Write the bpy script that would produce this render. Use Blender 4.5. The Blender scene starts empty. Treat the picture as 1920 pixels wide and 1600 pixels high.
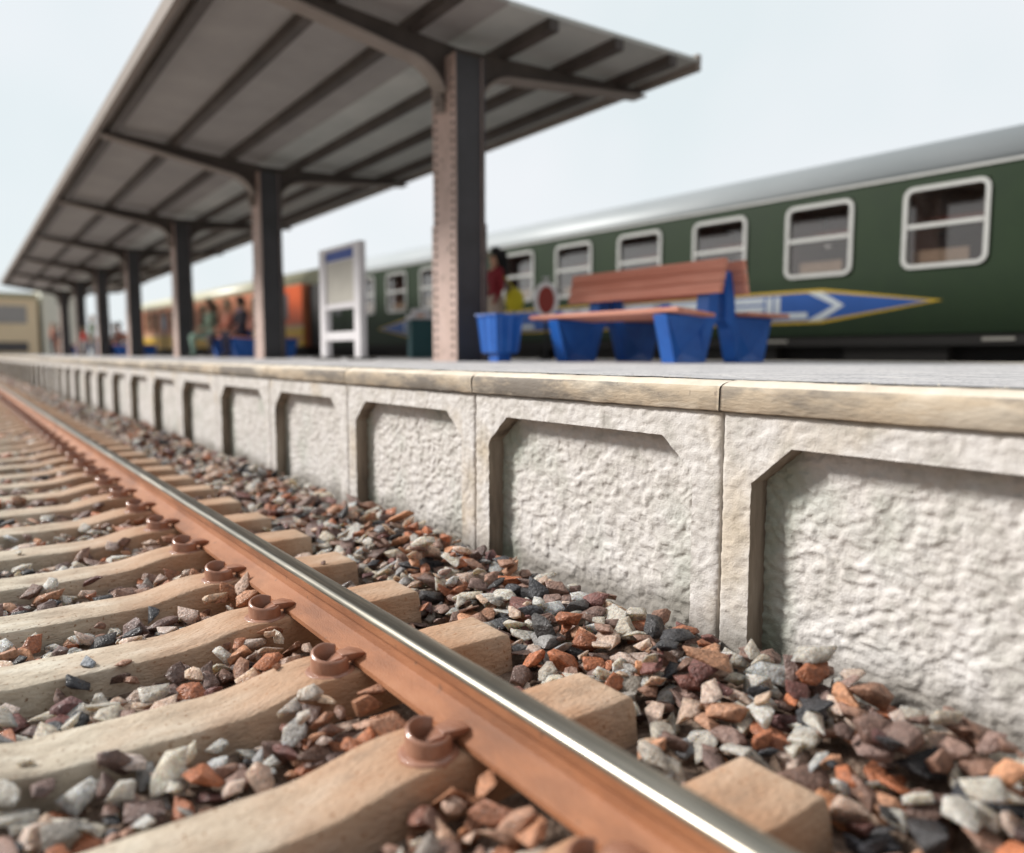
import bpy, bmesh, math, random
import numpy as np
from mathutils import Vector, Matrix, Euler

S = bpy.context.scene
COL = S.collection
PI = math.pi
random.seed(7)
rng = np.random.default_rng(7)

# ------------------------------------------------------------------ camera
F_PX = 1440.0
PITCH = math.atan(136.0 / F_PX)
YAW = math.atan(1060.0 * math.cos(PITCH) / F_PX)
cam_d = bpy.data.cameras.new('camera')
cam = bpy.data.objects.new('camera', cam_d)
COL.objects.link(cam)
cam.location = (0, 0, 1.05)
cam.rotation_euler = (PI / 2 - PITCH, 0, -YAW)
cam_d.sensor_fit = 'HORIZONTAL'
cam_d.sensor_width = 36.0
cam_d.lens = 36.0 * F_PX / 1920.0
cam_d.clip_start = 0.05
cam_d.clip_end = 1000
cam_d.dof.use_dof = True
cam_d.dof.focus_distance = 2.95
cam_d.dof.aperture_fstop = 0.027 / 0.034
cam_d.dof.aperture_blades = 0
S.camera = cam

# ------------------------------------------------------------------ sky and sun
LDIR = Vector((1.0, -1.05, -1.0)).normalized()      # the way the light travels
SUN_EL = math.asin(-LDIR.z)
SUN_AZ = math.atan2(-LDIR.x, -LDIR.y)               # from +Y towards +X
W = bpy.data.worlds.new('World')
S.world = W
W.use_nodes = True
nt = W.node_tree
nt.nodes.clear()
def N(tree, kind, **kw):
    n = tree.nodes.new(kind)
    for k, v in kw.items():
        setattr(n, k, v)
    return n
out = N(nt, 'ShaderNodeOutputWorld')
bg_sky = N(nt, 'ShaderNodeBackground'); bg_sky.inputs['Strength'].default_value = 0.06
sky = N(nt, 'ShaderNodeTexSky', sky_type='NISHITA')
sky.sun_disc = False; sky.sun_elevation = SUN_EL; sky.sun_rotation = SUN_AZ
nt.links.new(sky.outputs[0], bg_sky.inputs['Color'])
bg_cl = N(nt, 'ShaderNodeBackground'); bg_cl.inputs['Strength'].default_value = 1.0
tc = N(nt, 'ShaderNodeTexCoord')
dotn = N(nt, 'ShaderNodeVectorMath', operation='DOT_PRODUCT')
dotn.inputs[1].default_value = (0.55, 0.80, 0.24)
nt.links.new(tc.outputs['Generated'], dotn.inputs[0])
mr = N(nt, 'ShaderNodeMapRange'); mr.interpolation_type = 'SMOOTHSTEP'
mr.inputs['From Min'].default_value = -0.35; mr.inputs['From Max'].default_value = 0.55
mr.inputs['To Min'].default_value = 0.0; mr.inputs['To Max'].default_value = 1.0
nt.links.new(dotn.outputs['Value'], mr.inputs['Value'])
nz = N(nt, 'ShaderNodeTexNoise'); nz.inputs['Scale'].default_value = 2.2; nz.inputs['Detail'].default_value = 3
nt.links.new(tc.outputs['Generated'], nz.inputs['Vector'])
cr = N(nt, 'ShaderNodeValToRGB')
cr.color_ramp.elements[0].position = 0.36; cr.color_ramp.elements[0].color = (0.655, 0.715, 0.735, 1)
cr.color_ramp.elements[1].position = 0.64; cr.color_ramp.elements[1].color = (0.755, 0.765, 0.79, 1)
nt.links.new(nz.outputs['Fac'], cr.inputs['Fac'])
mixc = N(nt, 'ShaderNodeMix', data_type='RGBA')
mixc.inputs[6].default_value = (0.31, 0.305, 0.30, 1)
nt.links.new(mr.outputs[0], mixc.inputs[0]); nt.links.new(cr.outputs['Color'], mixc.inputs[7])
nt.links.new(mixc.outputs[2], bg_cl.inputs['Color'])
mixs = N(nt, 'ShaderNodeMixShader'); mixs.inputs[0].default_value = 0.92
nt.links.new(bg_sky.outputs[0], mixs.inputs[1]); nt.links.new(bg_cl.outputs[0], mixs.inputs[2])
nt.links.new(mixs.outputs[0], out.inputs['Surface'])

sd = bpy.data.lights.new('sun', 'SUN')
sd.energy = 3.7; sd.angle = math.radians(11.0); sd.color = (1.0, 0.955, 0.90)
sun = bpy.data.objects.new('sun', sd); COL.objects.link(sun)
sun.rotation_euler = LDIR.to_track_quat('-Z', 'Y').to_euler()
S.view_settings.view_transform = 'Standard'; S.view_settings.look = 'None'
S.view_settings.exposure = 0.35; S.view_settings.gamma = 1.0
S.view_settings.use_curve_mapping = False
S.render.engine = 'CYCLES'
S.cycles.max_bounces = 6; S.cycles.diffuse_bounces = 3; S.cycles.glossy_bounces = 3
S.cycles.transmission_bounces = 4; S.cycles.transparent_max_bounces = 8
S.cycles.caustics_reflective = False; S.cycles.caustics_refractive = False

# ------------------------------------------------------------------ materials
def mat(name, stops, scale=4.0, rough=0.7, bump=0.0, bscale=60.0, metallic=0.0, stretch=(1, 1, 1),
        coat=0.0, detail=6.0, spec=0.5, coord='Object', speck=None, rnd=True, bdist=0.01, sss=0.0, lo=0.32, hi=0.68,
        rough2=None):
    """noise-mottled principled material; stops = list of linear colours spread over the noise"""
    m = bpy.data.materials.new(name); m.use_nodes = True
    t = m.node_tree; b = t.nodes['Principled BSDF']
    co = N(t, 'ShaderNodeTexCoord'); mp = N(t, 'ShaderNodeMapping')
    mp.inputs['Scale'].default_value = stretch
    src = co.outputs[coord]
    if rnd:
        oi = N(t, 'ShaderNodeObjectInfo'); sc = N(t, 'ShaderNodeMath', operation='MULTIPLY')
        sc.inputs[1].default_value = 37.0
        t.links.new(oi.outputs['Random'], sc.inputs[0])
        ad = N(t, 'ShaderNodeVectorMath', operation='ADD')
        t.links.new(src, ad.inputs[0]); t.links.new(sc.outputs[0], ad.inputs[1]); src = ad.outputs[0]
    t.links.new(src, mp.inputs['Vector'])
    n1 = N(t, 'ShaderNodeTexNoise'); n1.inputs['Scale'].default_value = scale; n1.inputs['Detail'].default_value = detail
    n1.inputs['Roughness'].default_value = 0.62
    t.links.new(mp.outputs[0], n1.inputs['Vector'])
    r = N(t, 'ShaderNodeValToRGB')
    el = r.color_ramp.elements
    k = len(stops)
    for i, c in enumerate(stops):
        pos = lo + (hi - lo) * (i / max(1, k - 1))
        e = el[i] if i < 2 else el.new(pos)
        e.position = pos; e.color = (*c, 1)
    if k == 1:
        el[1].color = (*stops[0], 1)
    t.links.new(n1.outputs['Fac'], r.inputs['Fac'])
    colout = r.outputs['Color']
    if speck:
        c2, ssc, thr = speck
        n2 = N(t, 'ShaderNodeTexNoise'); n2.inputs['Scale'].default_value = ssc; n2.inputs['Detail'].default_value = 2
        t.links.new(src, n2.inputs['Vector'])
        m2 = N(t, 'ShaderNodeMapRange'); m2.inputs['From Min'].default_value = thr; m2.inputs['From Max'].default_value = thr + 0.08
        t.links.new(n2.outputs['Fac'], m2.inputs['Value'])
        mx = N(t, 'ShaderNodeMix', data_type='RGBA'); mx.inputs[7].default_value = (*c2, 1)
        t.links.new(m2.outputs[0], mx.inputs[0]); t.links.new(colout, mx.inputs[6]); colout = mx.outputs[2]
    t.links.new(colout, b.inputs['Base Color'])
    b.inputs['Roughness'].default_value = rough
    if rough2 is not None:
        mr_ = N(t, 'ShaderNodeMapRange'); mr_.inputs['To Min'].default_value = rough; mr_.inputs['To Max'].default_value = rough2
        t.links.new(n1.outputs['Fac'], mr_.inputs['Value']); t.links.new(mr_.outputs[0], b.inputs['Roughness'])
    b.inputs['Metallic'].default_value = metallic
    b.inputs['Specular IOR Level'].default_value = spec
    b.inputs['Coat Weight'].default_value = coat
    if sss:
        b.inputs['Subsurface Weight'].default_value = sss
        b.inputs['Subsurface Scale'].default_value = 0.03
    if bump:
        nb = N(t, 'ShaderNodeTexNoise'); nb.inputs['Scale'].default_value = bscale; nb.inputs['Detail'].default_value = 5
        t.links.new(mp.outputs[0], nb.inputs['Vector'])
        bp = N(t, 'ShaderNodeBump'); bp.inputs['Strength'].default_value = bump; bp.inputs['Distance'].default_value = bdist
        t.links.new(nb.outputs['Fac'], bp.inputs['Height']); t.links.new(bp.outputs[0], b.inputs['Normal'])
    return m

def plain(name, c, rough=0.6, metallic=0.0, **kw):
    return mat(name, [tuple(x * 0.88 for x in c), c], scale=3.0, rough=rough, metallic=metallic, **kw)

M = {}
M['rust'] = mat('rust_paint', [(.24, .098, .045), (.36, .150, .068), (.44, .205, .105)], 6, .62, .5, 260, bdist=.005, speck=((.20, .095, .05), 22, .68), stretch=(1, .35, 1))
M['steel'] = mat('polished_steel', [(.48, .43, .35), (.22, .21, .18), (.58, .52, .43)], 60, .25, .12, 90, metallic=1.0, stretch=(1, .02, 1), bdist=.003, rough2=.42)
M['clip'] = mat('clip_paint', [(.28, .13, .08), (.42, .22, .15)], 14, .3, .3, 120, bdist=.004, coat=.3)
M['sleeper'] = None
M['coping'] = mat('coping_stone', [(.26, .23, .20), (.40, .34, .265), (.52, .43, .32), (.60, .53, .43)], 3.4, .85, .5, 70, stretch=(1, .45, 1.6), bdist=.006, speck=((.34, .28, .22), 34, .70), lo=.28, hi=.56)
def patchy(m, c, scale, a, b_, amt):
    t = m.node_tree; b = t.nodes['Principled BSDF']; mp = [n for n in t.nodes if n.type == 'MAPPING'][0]
    n = N(t, 'ShaderNodeTexNoise'); n.inputs['Scale'].default_value = scale; n.inputs['Detail'].default_value = 8; n.inputs['Roughness'].default_value = .7
    ad = N(t, 'ShaderNodeVectorMath', operation='ADD'); ad.inputs[1].default_value = (3.1, 7.7, 1.3)
    t.links.new(mp.outputs[0], ad.inputs[0]); t.links.new(ad.outputs[0], n.inputs['Vector'])
    r = N(t, 'ShaderNodeMapRange'); r.inputs['From Min'].default_value = a; r.inputs['From Max'].default_value = b_; r.inputs['To Max'].default_value = amt
    t.links.new(n.outputs['Fac'], r.inputs['Value'])
    old = b.inputs['Base Color'].links[0].from_socket; mx = N(t, 'ShaderNodeMix', data_type='RGBA'); mx.inputs[7].default_value = (*c, 1)
    t.links.new(r.outputs[0], mx.inputs[0]); t.links.new(old, mx.inputs[6]); t.links.new(mx.outputs[2], b.inputs['Base Color'])
patchy(M['coping'], (.17, .155, .14), 2.6, .46, .58, .85)
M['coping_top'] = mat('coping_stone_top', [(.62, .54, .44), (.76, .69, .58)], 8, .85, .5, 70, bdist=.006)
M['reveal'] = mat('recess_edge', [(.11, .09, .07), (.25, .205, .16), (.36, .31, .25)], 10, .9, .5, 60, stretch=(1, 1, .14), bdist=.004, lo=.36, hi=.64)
M['joint'] = plain('dark_joint', (.07, .075, .06), .95)
M['column'] = mat('column_paint', [(.46, .34, .29), (.62, .47, .42)], 3, .6, .15, 80, speck=((.12, .09, .07), 9, .66))
patchy(M['rust'], (.17, .075, .04), 4.0, .54, .70, .55)

patchy(M['column'], (.20, .15, .12), 5.0, .56, .70, .7)
M['rivet'] = plain('rivet', (.13, .10, .09), .6)  # darker than the column paint, standing in for shadow at the rivets
M['column_shade'] = mat('column_shaded_side', [(.040, .040, .043), (.062, .062, .068)], 2, .55)  # column sides out of the light: their shade is put into the colour
M['canopy_steel'] = mat('canopy_steel', [(.045, .035, .03), (.085, .068, .058)], 2, .6)
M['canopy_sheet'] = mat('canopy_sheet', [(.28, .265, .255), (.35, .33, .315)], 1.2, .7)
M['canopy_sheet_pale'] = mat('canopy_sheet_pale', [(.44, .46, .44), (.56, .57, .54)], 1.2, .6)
M['fascia'] = mat('fascia', [(.22, .185, .16), (.28, .24, .21)], 1.5, .7)
M['blue'] = mat('blue_plastic', [(.012, .10, .42), (.02, .14, .52)], 6, .38, .1, 120, bdist=.003)
M['wood'] = mat('red_bench_wood', [(.62, .235, .155), (.74, .33, .235)], 9, .6, .35, 55, stretch=(1, .08, 1), bdist=.004, lo=.4, hi=.6)
M['green'] = mat('green_coach', [(.008, .024, .007), (.011, .030, .008)], 2, .5, rnd=False, spec=.3)
M['roof'] = mat('silver_roof', [(.31, .345, .36), (.37, .40, .415)], 1.4, .50, metallic=.1, stretch=(1, .3, 1))
M['white'] = plain('white_frame', (.55, .56, .54), .45)
M['signwhite'] = plain('pale_grey_board', (.78, .76, .78), .5)
M['poster'] = plain('poster_paper', (.55, .53, .47), .7)
M['banner'] = plain('banner_blue', (.015, .06, .32), .5)
M['arrowblue'] = plain('arrow_blue', (.012, .085, .35), .4)
M['arrowyellow'] = plain('arrow_yellow', (.62, .42, .03), .4)
M['letter'] = plain('letter_white', (.60, .66, .70), .45)
M['black'] = plain('underframe_black', (.012, .011, .011), .7)
M['under'] = plain('underframe_grey', (.035, .033, .031), .8)
M['cream'] = plain('cream_lining', (.80, .76, .66), .7)
M['seatred'] = plain('red_brown_seat', (.22, .05, .03), .8)
M['orange'] = mat('orange_coach', [(.62, .09, .012), (.72, .12, .02)], 2, .4)
M['salmon'] = mat('salmon_coach', [(.52, .17, .085), (.60, .22, .11)], 2, .5)
M['yellow'] = mat('yellow_coach', [(.62, .38, .02), (.70, .44, .03)], 2, .4)
M['tan'] = plain('tan_band', (.62, .44, .28), .5)
M['creamroof'] = plain('cream_roof', (.52, .50, .34), .4)
M['beige'] = mat('beige_render', [(.88, .72, .50), (.92, .78, .55)], .3, .9)
M['greyroof'] = plain('grey_roof_band', (.42, .42, .42), .8)
M['palewall'] = plain('pale_wall', (.88, .90, .82), .9)
M['dkglass'] = plain('dark_window', (.10, .10, .11), .3)
M['ovalred'] = plain('dark_red_sign', (.34, .045, .03), .5)

def glass_mat():
    m = bpy.data.materials.new('window_glass'); m.use_nodes = True
    t = m.node_tree; t.nodes.clear()
    o = N(t, 'ShaderNodeOutputMaterial'); mx = N(t, 'ShaderNodeMixShader')
    tr = N(t, 'ShaderNodeBsdfTransparent'); tr.inputs[0].default_value = (.80, .74, .70, 1)
    gl = N(t, 'ShaderNodeBsdfGlossy'); gl.inputs['Roughness'].default_value = .03
    mx.inputs[0].default_value = .22
    t.links.new(tr.outputs[0], mx.inputs[1]); t.links.new(gl.outputs[0], mx.inputs[2]); t.links.new(mx.outputs[0], o.inputs[0])
    return m
M['glass'] = glass_mat()

def wall_mat(name, green_tint):
    m = mat(name, [(.49, .475, .44), (.62, .595, .565), (.70, .68, .66)], 9, .92, .5, 170, bdist=.006, lo=.3, hi=.62)
    t = m.node_tree; b = t.nodes['Principled BSDF']
    bp = [n for n in t.nodes if n.type == 'BUMP'][0]
    # a second, coarser and warped relief
    mp = [n for n in t.nodes if n.type == 'MAPPING'][0]
    nw = N(t, 'ShaderNodeTexNoise'); nw.inputs['Scale'].default_value = 38; nw.inputs['Detail'].default_value = 3; nw.inputs['Distortion'].default_value = 1.6
    t.links.new(mp.outputs[0], nw.inputs['Vector'])
    b2 = N(t, 'ShaderNodeBump'); b2.inputs['Strength'].default_value = .22; b2.inputs['Distance'].default_value = .010
    t.links.new(nw.outputs['Fac'], b2.inputs['Height']); t.links.new(b2.outputs[0], bp.inputs['Normal'])
    # warm ochre stains
    ns = N(t, 'ShaderNodeTexNoise'); ns.inputs['Scale'].default_value = 2.6; ns.inputs['Detail'].default_value = 7
    t.links.new(mp.outputs[0], ns.inputs['Vector'])
    ms = N(t, 'ShaderNodeMapRange'); ms.inputs['From Min'].default_value = .52; ms.inputs['From Max'].default_value = .72
    ms.inputs['To Max'].default_value = .55
    t.links.new(ns.outputs['Fac'], ms.inputs['Value'])
    old = b.inputs['Base Color'].links[0].from_socket
    mx = N(t, 'ShaderNodeMix', data_type='RGBA'); mx.inputs[7].default_value = (.56, .45, .30, 1) if not green_tint else (.42, .46, .40, 1)
    t.links.new(ms.outputs[0], mx.inputs[0]); t.links.new(old, mx.inputs[6]); cur = mx.outputs[2]
    # darker grey-brown low down, in wisps
    co = [n for n in t.nodes if n.type == 'TEX_COORD'][0]
    sp = N(t, 'ShaderNodeSeparateXYZ'); t.links.new(co.outputs['Object'], sp.inputs[0])
    a = N(t, 'ShaderNodeMath', operation='MULTIPLY_ADD'); a.inputs[1].default_value = -.22; a.inputs[2].default_value = 0
    t.links.new(ns.outputs['Fac'], a.inputs[0])
    s2 = N(t, 'ShaderNodeMath', operation='ADD'); t.links.new(sp.outputs['Z'], s2.inputs[0]); t.links.new(a.outputs[0], s2.inputs[1])
    m3 = N(t, 'ShaderNodeMapRange'); m3.inputs['From Min'].default_value = .035; m3.inputs['From Max'].default_value = -.07
    m3.inputs['To Max'].default_value = .75
    t.links.new(s2.outputs[0], m3.inputs['Value'])
    mx3 = N(t, 'ShaderNodeMix', data_type='RGBA'); mx3.inputs[7].default_value = (.20, .18, .155, 1)
    t.links.new(m3.outputs[0], mx3.inputs[0]); t.links.new(cur, mx3.inputs[6]); cur = mx3.outputs[2]
    if green_tint:   # greener strip down the far edge of each recess
        ay = N(t, 'ShaderNodeMath', operation='MULTIPLY_ADD'); ay.inputs[1].default_value = .22; ay.inputs[2].default_value = 0
        t.links.new(ns.outputs['Fac'], ay.inputs[0])
        sy = N(t, 'ShaderNodeMath', operation='ADD'); t.links.new(sp.outputs['Y'], sy.inputs[0]); t.links.new(ay.outputs[0], sy.inputs[1])
        m4 = N(t, 'ShaderNodeMapRange'); m4.inputs['From Min'].default_value = 1.40; m4.inputs['From Max'].default_value = 1.52
        m4.inputs['To Max'].default_value = .62
        t.links.new(sy.outputs[0], m4.inputs['Value'])
        mx4 = N(t, 'ShaderNodeMix', data_type='RGBA'); mx4.inputs[7].default_value = (.26, .33, .25, 1)
        t.links.new(m4.outputs[0], mx4.inputs[0]); t.links.new(cur, mx4.inputs[6]); cur = mx4.outputs[2]
    t.links.new(cur, b.inputs['Base Color'])
    return m
M['wall'] = wall_mat('rough_wall', False)
M['infill'] = wall_mat('rough_infill', True)

def sleeper_mat():
    m = mat('concrete_sleeper', [(.36, .31, .24), (.53, .46, .36), (.66, .61, .51)], 9, .8, .9, 90, bdist=.008, stretch=(.45, 1, 1), speck=((.24, .15, .09), 70, .63), detail=9)
    t = m.node_tree; b = t.nodes['Principled BSDF']
    co = [n for n in t.nodes if n.type == 'TEX_COORD'][0]
    sp = N(t, 'ShaderNodeSeparateXYZ'); t.links.new(co.outputs['Object'], sp.inputs[0])
    ns = N(t, 'ShaderNodeTexNoise'); ns.inputs['Scale'].default_value = 5; ns.inputs['Detail'].default_value = 6
    t.links.new(co.outputs['Object'], ns.inputs['Vector'])
    d = N(t, 'ShaderNodeMath', operation='SUBTRACT'); d.inputs[1].default_value = 1.12
    t.links.new(sp.outputs['X'], d.inputs[0])
    ab = N(t, 'ShaderNodeMath', operation='ABSOLUTE'); t.links.new(d.outputs[0], ab.inputs[0])
    ad = N(t, 'ShaderNodeMath', operation='MULTIPLY_ADD'); ad.inputs[1].default_value = -.5
    t.links.new(ns.outputs['Fac'], ad.inputs[0]); t.links.new(ab.outputs[0], ad.inputs[2])
    mr_ = N(t, 'ShaderNodeMapRange'); mr_.inputs['From Min'].default_value = .62; mr_.inputs['From Max'].default_value = -.14
    mr_.inputs['To Max'].default_value = .88
    t.links.new(ad.outputs[0], mr_.inputs['Value'])
    old = b.inputs['Base Color'].links[0].from_socket
    mx = N(t, 'ShaderNodeMix', data_type='RGBA'); mx.inputs[7].default_value = (.44, .215, .105, 1)
    t.links.new(mr_.outputs[0], mx.inputs[0]); t.links.new(old, mx.inputs[6])
    t.links.new(mx.outputs[2], b.inputs['Base Color'])
    return m
M['sleeper'] = sleeper_mat()
patchy(M['sleeper'], (.22, .155, .11), 7.0, .54, .70, .65)

def stone_mat():
    m = bpy.data.materials.new('ballast_stone'); m.use_nodes = True
    t = m.node_tree; b = t.nodes['Principled BSDF']
    at = N(t, 'ShaderNodeAttribute', attribute_name='tint')
    co = N(t, 'ShaderNodeTexCoord')
    n = N(t, 'ShaderNodeTexNoise'); n.inputs['Scale'].default_value = 62; n.inputs['Detail'].default_value = 6; n.inputs['Roughness'].default_value = .7
    t.links.new(co.outputs['Object'], n.inputs['Vector'])
    r = N(t, 'ShaderNodeMapRange'); r.inputs['From Min'].default_value = .3; r.inputs['From Max'].default_value = .7
    r.inputs['To Min'].default_value = .42; r.inputs['To Max'].default_value = 1.5
    t.links.new(n.outputs['Fac'], r.inputs['Value'])
    mu = N(t, 'ShaderNodeVectorMath', operation='SCALE')
    t.links.new(at.outputs['Color'], mu.inputs[0]); t.links.new(r.outputs[0], mu.inputs['Scale'])
    t.links.new(mu.outputs[0], b.inputs['Base Color'])
    b.inputs['Roughness'].default_value = .42
    n3 = N(t, 'ShaderNodeTexNoise'); n3.inputs['Scale'].default_value = 70; n3.inputs['Detail'].default_value = 3
    t.links.new(co.outputs['Object'], n3.inputs['Vector'])
    r3 = N(t, 'ShaderNodeMapRange'); r3.inputs['From Min'].default_value = .35; r3.inputs['From Max'].default_value = .65
    r3.inputs['To Min'].default_value = .16; r3.inputs['To Max'].default_value = .8
    t.links.new(n3.outputs['Fac'], r3.inputs['Value']); t.links.new(r3.outputs[0], b.inputs['Roughness'])
    sm = N(t, 'ShaderNodeMath', operation='MULTIPLY'); sm.inputs[1].default_value = .65
    t.links.new(at.outputs['Alpha'], sm.inputs[0]); t.links.new(sm.outputs[0], b.inputs['Subsurface Weight'])
    b.inputs['Subsurface Scale'].default_value = .035
    b.inputs['Subsurface Radius'].default_value = (1, .8, .6)
    tm = N(t, 'ShaderNodeMath', operation='MULTIPLY'); tm.inputs[1].default_value = .35
    t.links.new(at.outputs['Alpha'], tm.inputs[0]); t.links.new(tm.outputs[0], b.inputs['Transmission Weight'])
    nb = N(t, 'ShaderNodeTexNoise'); nb.inputs['Scale'].default_value = 110; nb.inputs['Detail'].default_value = 5
    t.links.new(co.outputs['Object'], nb.inputs['Vector'])
    bp = N(t, 'ShaderNodeBump'); bp.inputs['Strength'].default_value = .9; bp.inputs['Distance'].default_value = .009
    t.links.new(nb.outputs['Fac'], bp.inputs['Height']); t.links.new(bp.outputs[0], b.inputs['Normal'])
    return m
M['stone'] = stone_mat()
M['dust'] = mat('ballast_dust', [(.10, .075, .055), (.22, .15, .11), (.36, .28, .22)], 22, .9, 1.0, 60, bdist=.02)
M['deck'] = mat('platform_asphalt', [(.42, .42, .43), (.60, .59, .595), (.72, .70, .68)], 7, .85, 1.0, 110, stretch=(1.5, .45, 1), bdist=.012, speck=((.24, .24, .26), 45, .58), detail=9, rough2=.7)
M['ground'] = mat('ground', [(.24, .20, .17), (.34, .30, .26)], 1.5, .95, .3, 20)

# ------------------------------------------------------------------ helpers
def tagp(o, label=None, category=None, group=None, kind=None):
    if label: o['label'] = label
    if category: o['category'] = category
    if group: o['group'] = group
    if kind: o['kind'] = kind
    return o

def thing(name, label, cat, loc=(0, 0, 0), rz=0.0, group=None):
    o = bpy.data.objects.new(name, None); COL.objects.link(o)
    o.location = loc; o.rotation_euler = (0, 0, rz); o.empty_display_size = .2
    return tagp(o, label, cat, group)

def mesh_obj(name, verts, faces, mats, parent=None, smooth=False, midx=None):
    me = bpy.data.meshes.new(name)
    me.from_pydata([tuple(v) for v in verts], [], [tuple(f) for f in faces])
    if not isinstance(mats, (list, tuple)): mats = [mats]
    for m in mats: me.materials.append(m)
    if midx is not None:
        me.polygons.foreach_set('material_index', list(midx))
    if smooth: me.polygons.foreach_set('use_smooth', [True] * len(me.polygons))
    me.update()
    o = bpy.data.objects.new(name, me); COL.objects.link(o)
    if parent: o.parent = parent
    return o

class MB:
    """collects simple solids into one mesh"""
    def __init__(s): s.v = []; s.f = []; s.m = []; s.cur = 0
    def add(s, vs, fs):
        b = len(s.v); s.v += [tuple(v) for v in vs]; s.f += [tuple(i + b for i in f) for f in fs]; s.m += [s.cur] * len(fs)
    def box(s, x0, x1, y0, y1, z0, z1, bev=0.0):
        if bev <= 0:
            s.add([(x, y, z) for z in (z0, z1) for y in (y0, y1) for x in (x0, x1)],
                  [(0, 2, 3, 1), (4, 5, 7, 6), (0, 1, 5, 4), (2, 6, 7, 3), (0, 4, 6, 2), (1, 3, 7, 5)])
            return
        b = bmesh.new(); bmesh.ops.create_cube(b, size=1.0)
        for v in b.verts:
            v.co = Vector(((x0 + x1) / 2 + v.co.x * (x1 - x0), (y0 + y1) / 2 + v.co.y * (y1 - y0), (z0 + z1) / 2 + v.co.z * (z1 - z0)))
        bmesh.ops.bevel(b, geom=b.edges[:], offset=bev, segments=2, affect='EDGES', profile=.6)
        s.bm(b)
    def bm(s, b):
        b.verts.ensure_lookup_table(); b.verts.index_update()
        s.add([v.co.copy() for v in b.verts], [[v.index for v in f.verts] for f in b.faces]); b.free()
    def prism(s, poly, a0, a1, axis='y'):
        """poly: list of 2-D points (x,z) extruded along y, or (y,z) along x"""
        n = len(poly)
        if axis == 'y': vs = [(p[0], a, p[1]) for a in (a0, a1) for p in poly]
        elif axis == 'x': vs = [(a, p[0], p[1]) for a in (a0, a1) for p in poly]
        else: vs = [(p[0], p[1], a) for a in (a0, a1) for p in poly]
        fs = [tuple(range(n))[::-1], tuple(range(n, 2 * n))] + [(i, (i + 1) % n, n + (i + 1) % n, n + i) for i in range(n)]
        s.add(vs, fs)
    def bar(s, p, q, w, h):
        p = Vector(p); q = Vector(q); d = (q - p).normalized(); u = Vector((0, 0, 1))
        if abs(d.z) > .95: u = Vector((0, 1, 0))
        a = d.cross(u).normalized(); u = a.cross(d)
        vs = [e + a * (sx * w / 2) + u * (sz * h / 2) for e in (p, q) for sx, sz in ((-1, -1), (1, -1), (1, 1), (-1, 1))]
        s.add(vs, [(3, 2, 1, 0), (4, 5, 6, 7)] + [(i, (i + 1) % 4, 4 + (i + 1) % 4, 4 + i) for i in range(4)])
    def tube(s, p, q, r0, r1=None, n=12):
        r1 = r0 if r1 is None else r1
        p = Vector(p); q = Vector(q); d = (q - p).normalized()
        u = Vector((0, 0, 1)) if abs(d.z) < .9 else Vector((1, 0, 0))
        a = d.cross(u).normalized(); b = a.cross(d)
        vs = []
        for e, r in ((p, r0), (q, r1)):
            for i in range(n):
                t = 2 * PI * i / n; vs.append(e + a * (math.cos(t) * r) + b * (math.sin(t) * r))
        s.add(vs, [tuple(range(n))[::-1], tuple(range(n, 2 * n))] + [(i, (i + 1) % n, n + (i + 1) % n, n + i) for i in range(n)])
    def build(s, name, mats, parent=None, smooth=False, bevel=0.0):
        o = mesh_obj(name, s.v, s.f, mats, parent, smooth, s.m)
        b = bmesh.new(); b.from_mesh(o.data); bmesh.ops.recalc_face_normals(b, faces=b.faces[:])
        if bevel:
            es = [e for e in b.edges if len(e.link_faces) == 2 and e.calc_face_angle(0) > .6]
            bmesh.ops.bevel(b, geom=es, offset=bevel, segments=2, affect='EDGES', profile=.6, clamp_overlap=True)
        b.to_mesh(o.data); b.free()
        return o

# numpy gradient noise
_P = rng.permutation(512); _P = np.concatenate([_P, _P, _P])
_G = rng.normal(size=(512, 3)); _G /= np.linalg.norm(_G, axis=1)[:, None]
def pnoise(p):
    p = np.asarray(p, float); i = np.floor(p).astype(int); f = p - i
    u = f * f * f * (f * (f * 6 - 15) + 10)
    r = 0
    i = i & 511
    for dx in (0, 1):
        for dy in (0, 1):
            for dz in (0, 1):
                h = _P[_P[_P[(i[:, 0] + dx) & 511] + ((i[:, 1] + dy) & 511)] % 512 + ((i[:, 2] + dz) & 511)] % 512
                g = _G[h]
                d = (g * (f - np.array([dx, dy, dz]))).sum(1)
                w = (u[:, 0] if dx else 1 - u[:, 0]) * (u[:, 1] if dy else 1 - u[:, 1]) * (u[:, 2] if dz else 1 - u[:, 2])
                r = r + d * w
    return r
def fbm(p, o=4, g=.5):
    p = np.asarray(p, float); a = 1.; s = 0
    for k in range(o):
        s = s + a * pnoise(p * 2 ** k + 17.3 * k); a *= g
    return s

def copy_tree(o, parent=None):
    c = o.copy(); COL.objects.link(c)
    if parent is not None: c.parent = parent
    for ch in list(o.children): copy_tree(ch, c)
    return c

ORD = ['first', 'second', 'third', 'fourth', 'fifth', 'sixth', 'seventh', 'eighth', 'ninth', 'tenth', 'eleventh',
       'twelfth', 'thirteenth', 'fourteenth', 'fifteenth', 'sixteenth', 'seventeenth', 'eighteenth', 'nineteenth', 'twentieth']

# ------------------------------------------------------------------ setting
WALLX, PZ = 2.17, 0.962
g = MB(); g.box(-60, 90, -12, 400, -1.2, -.16)
tagp(g.build('ground', M['ground']), kind='structure')
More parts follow.
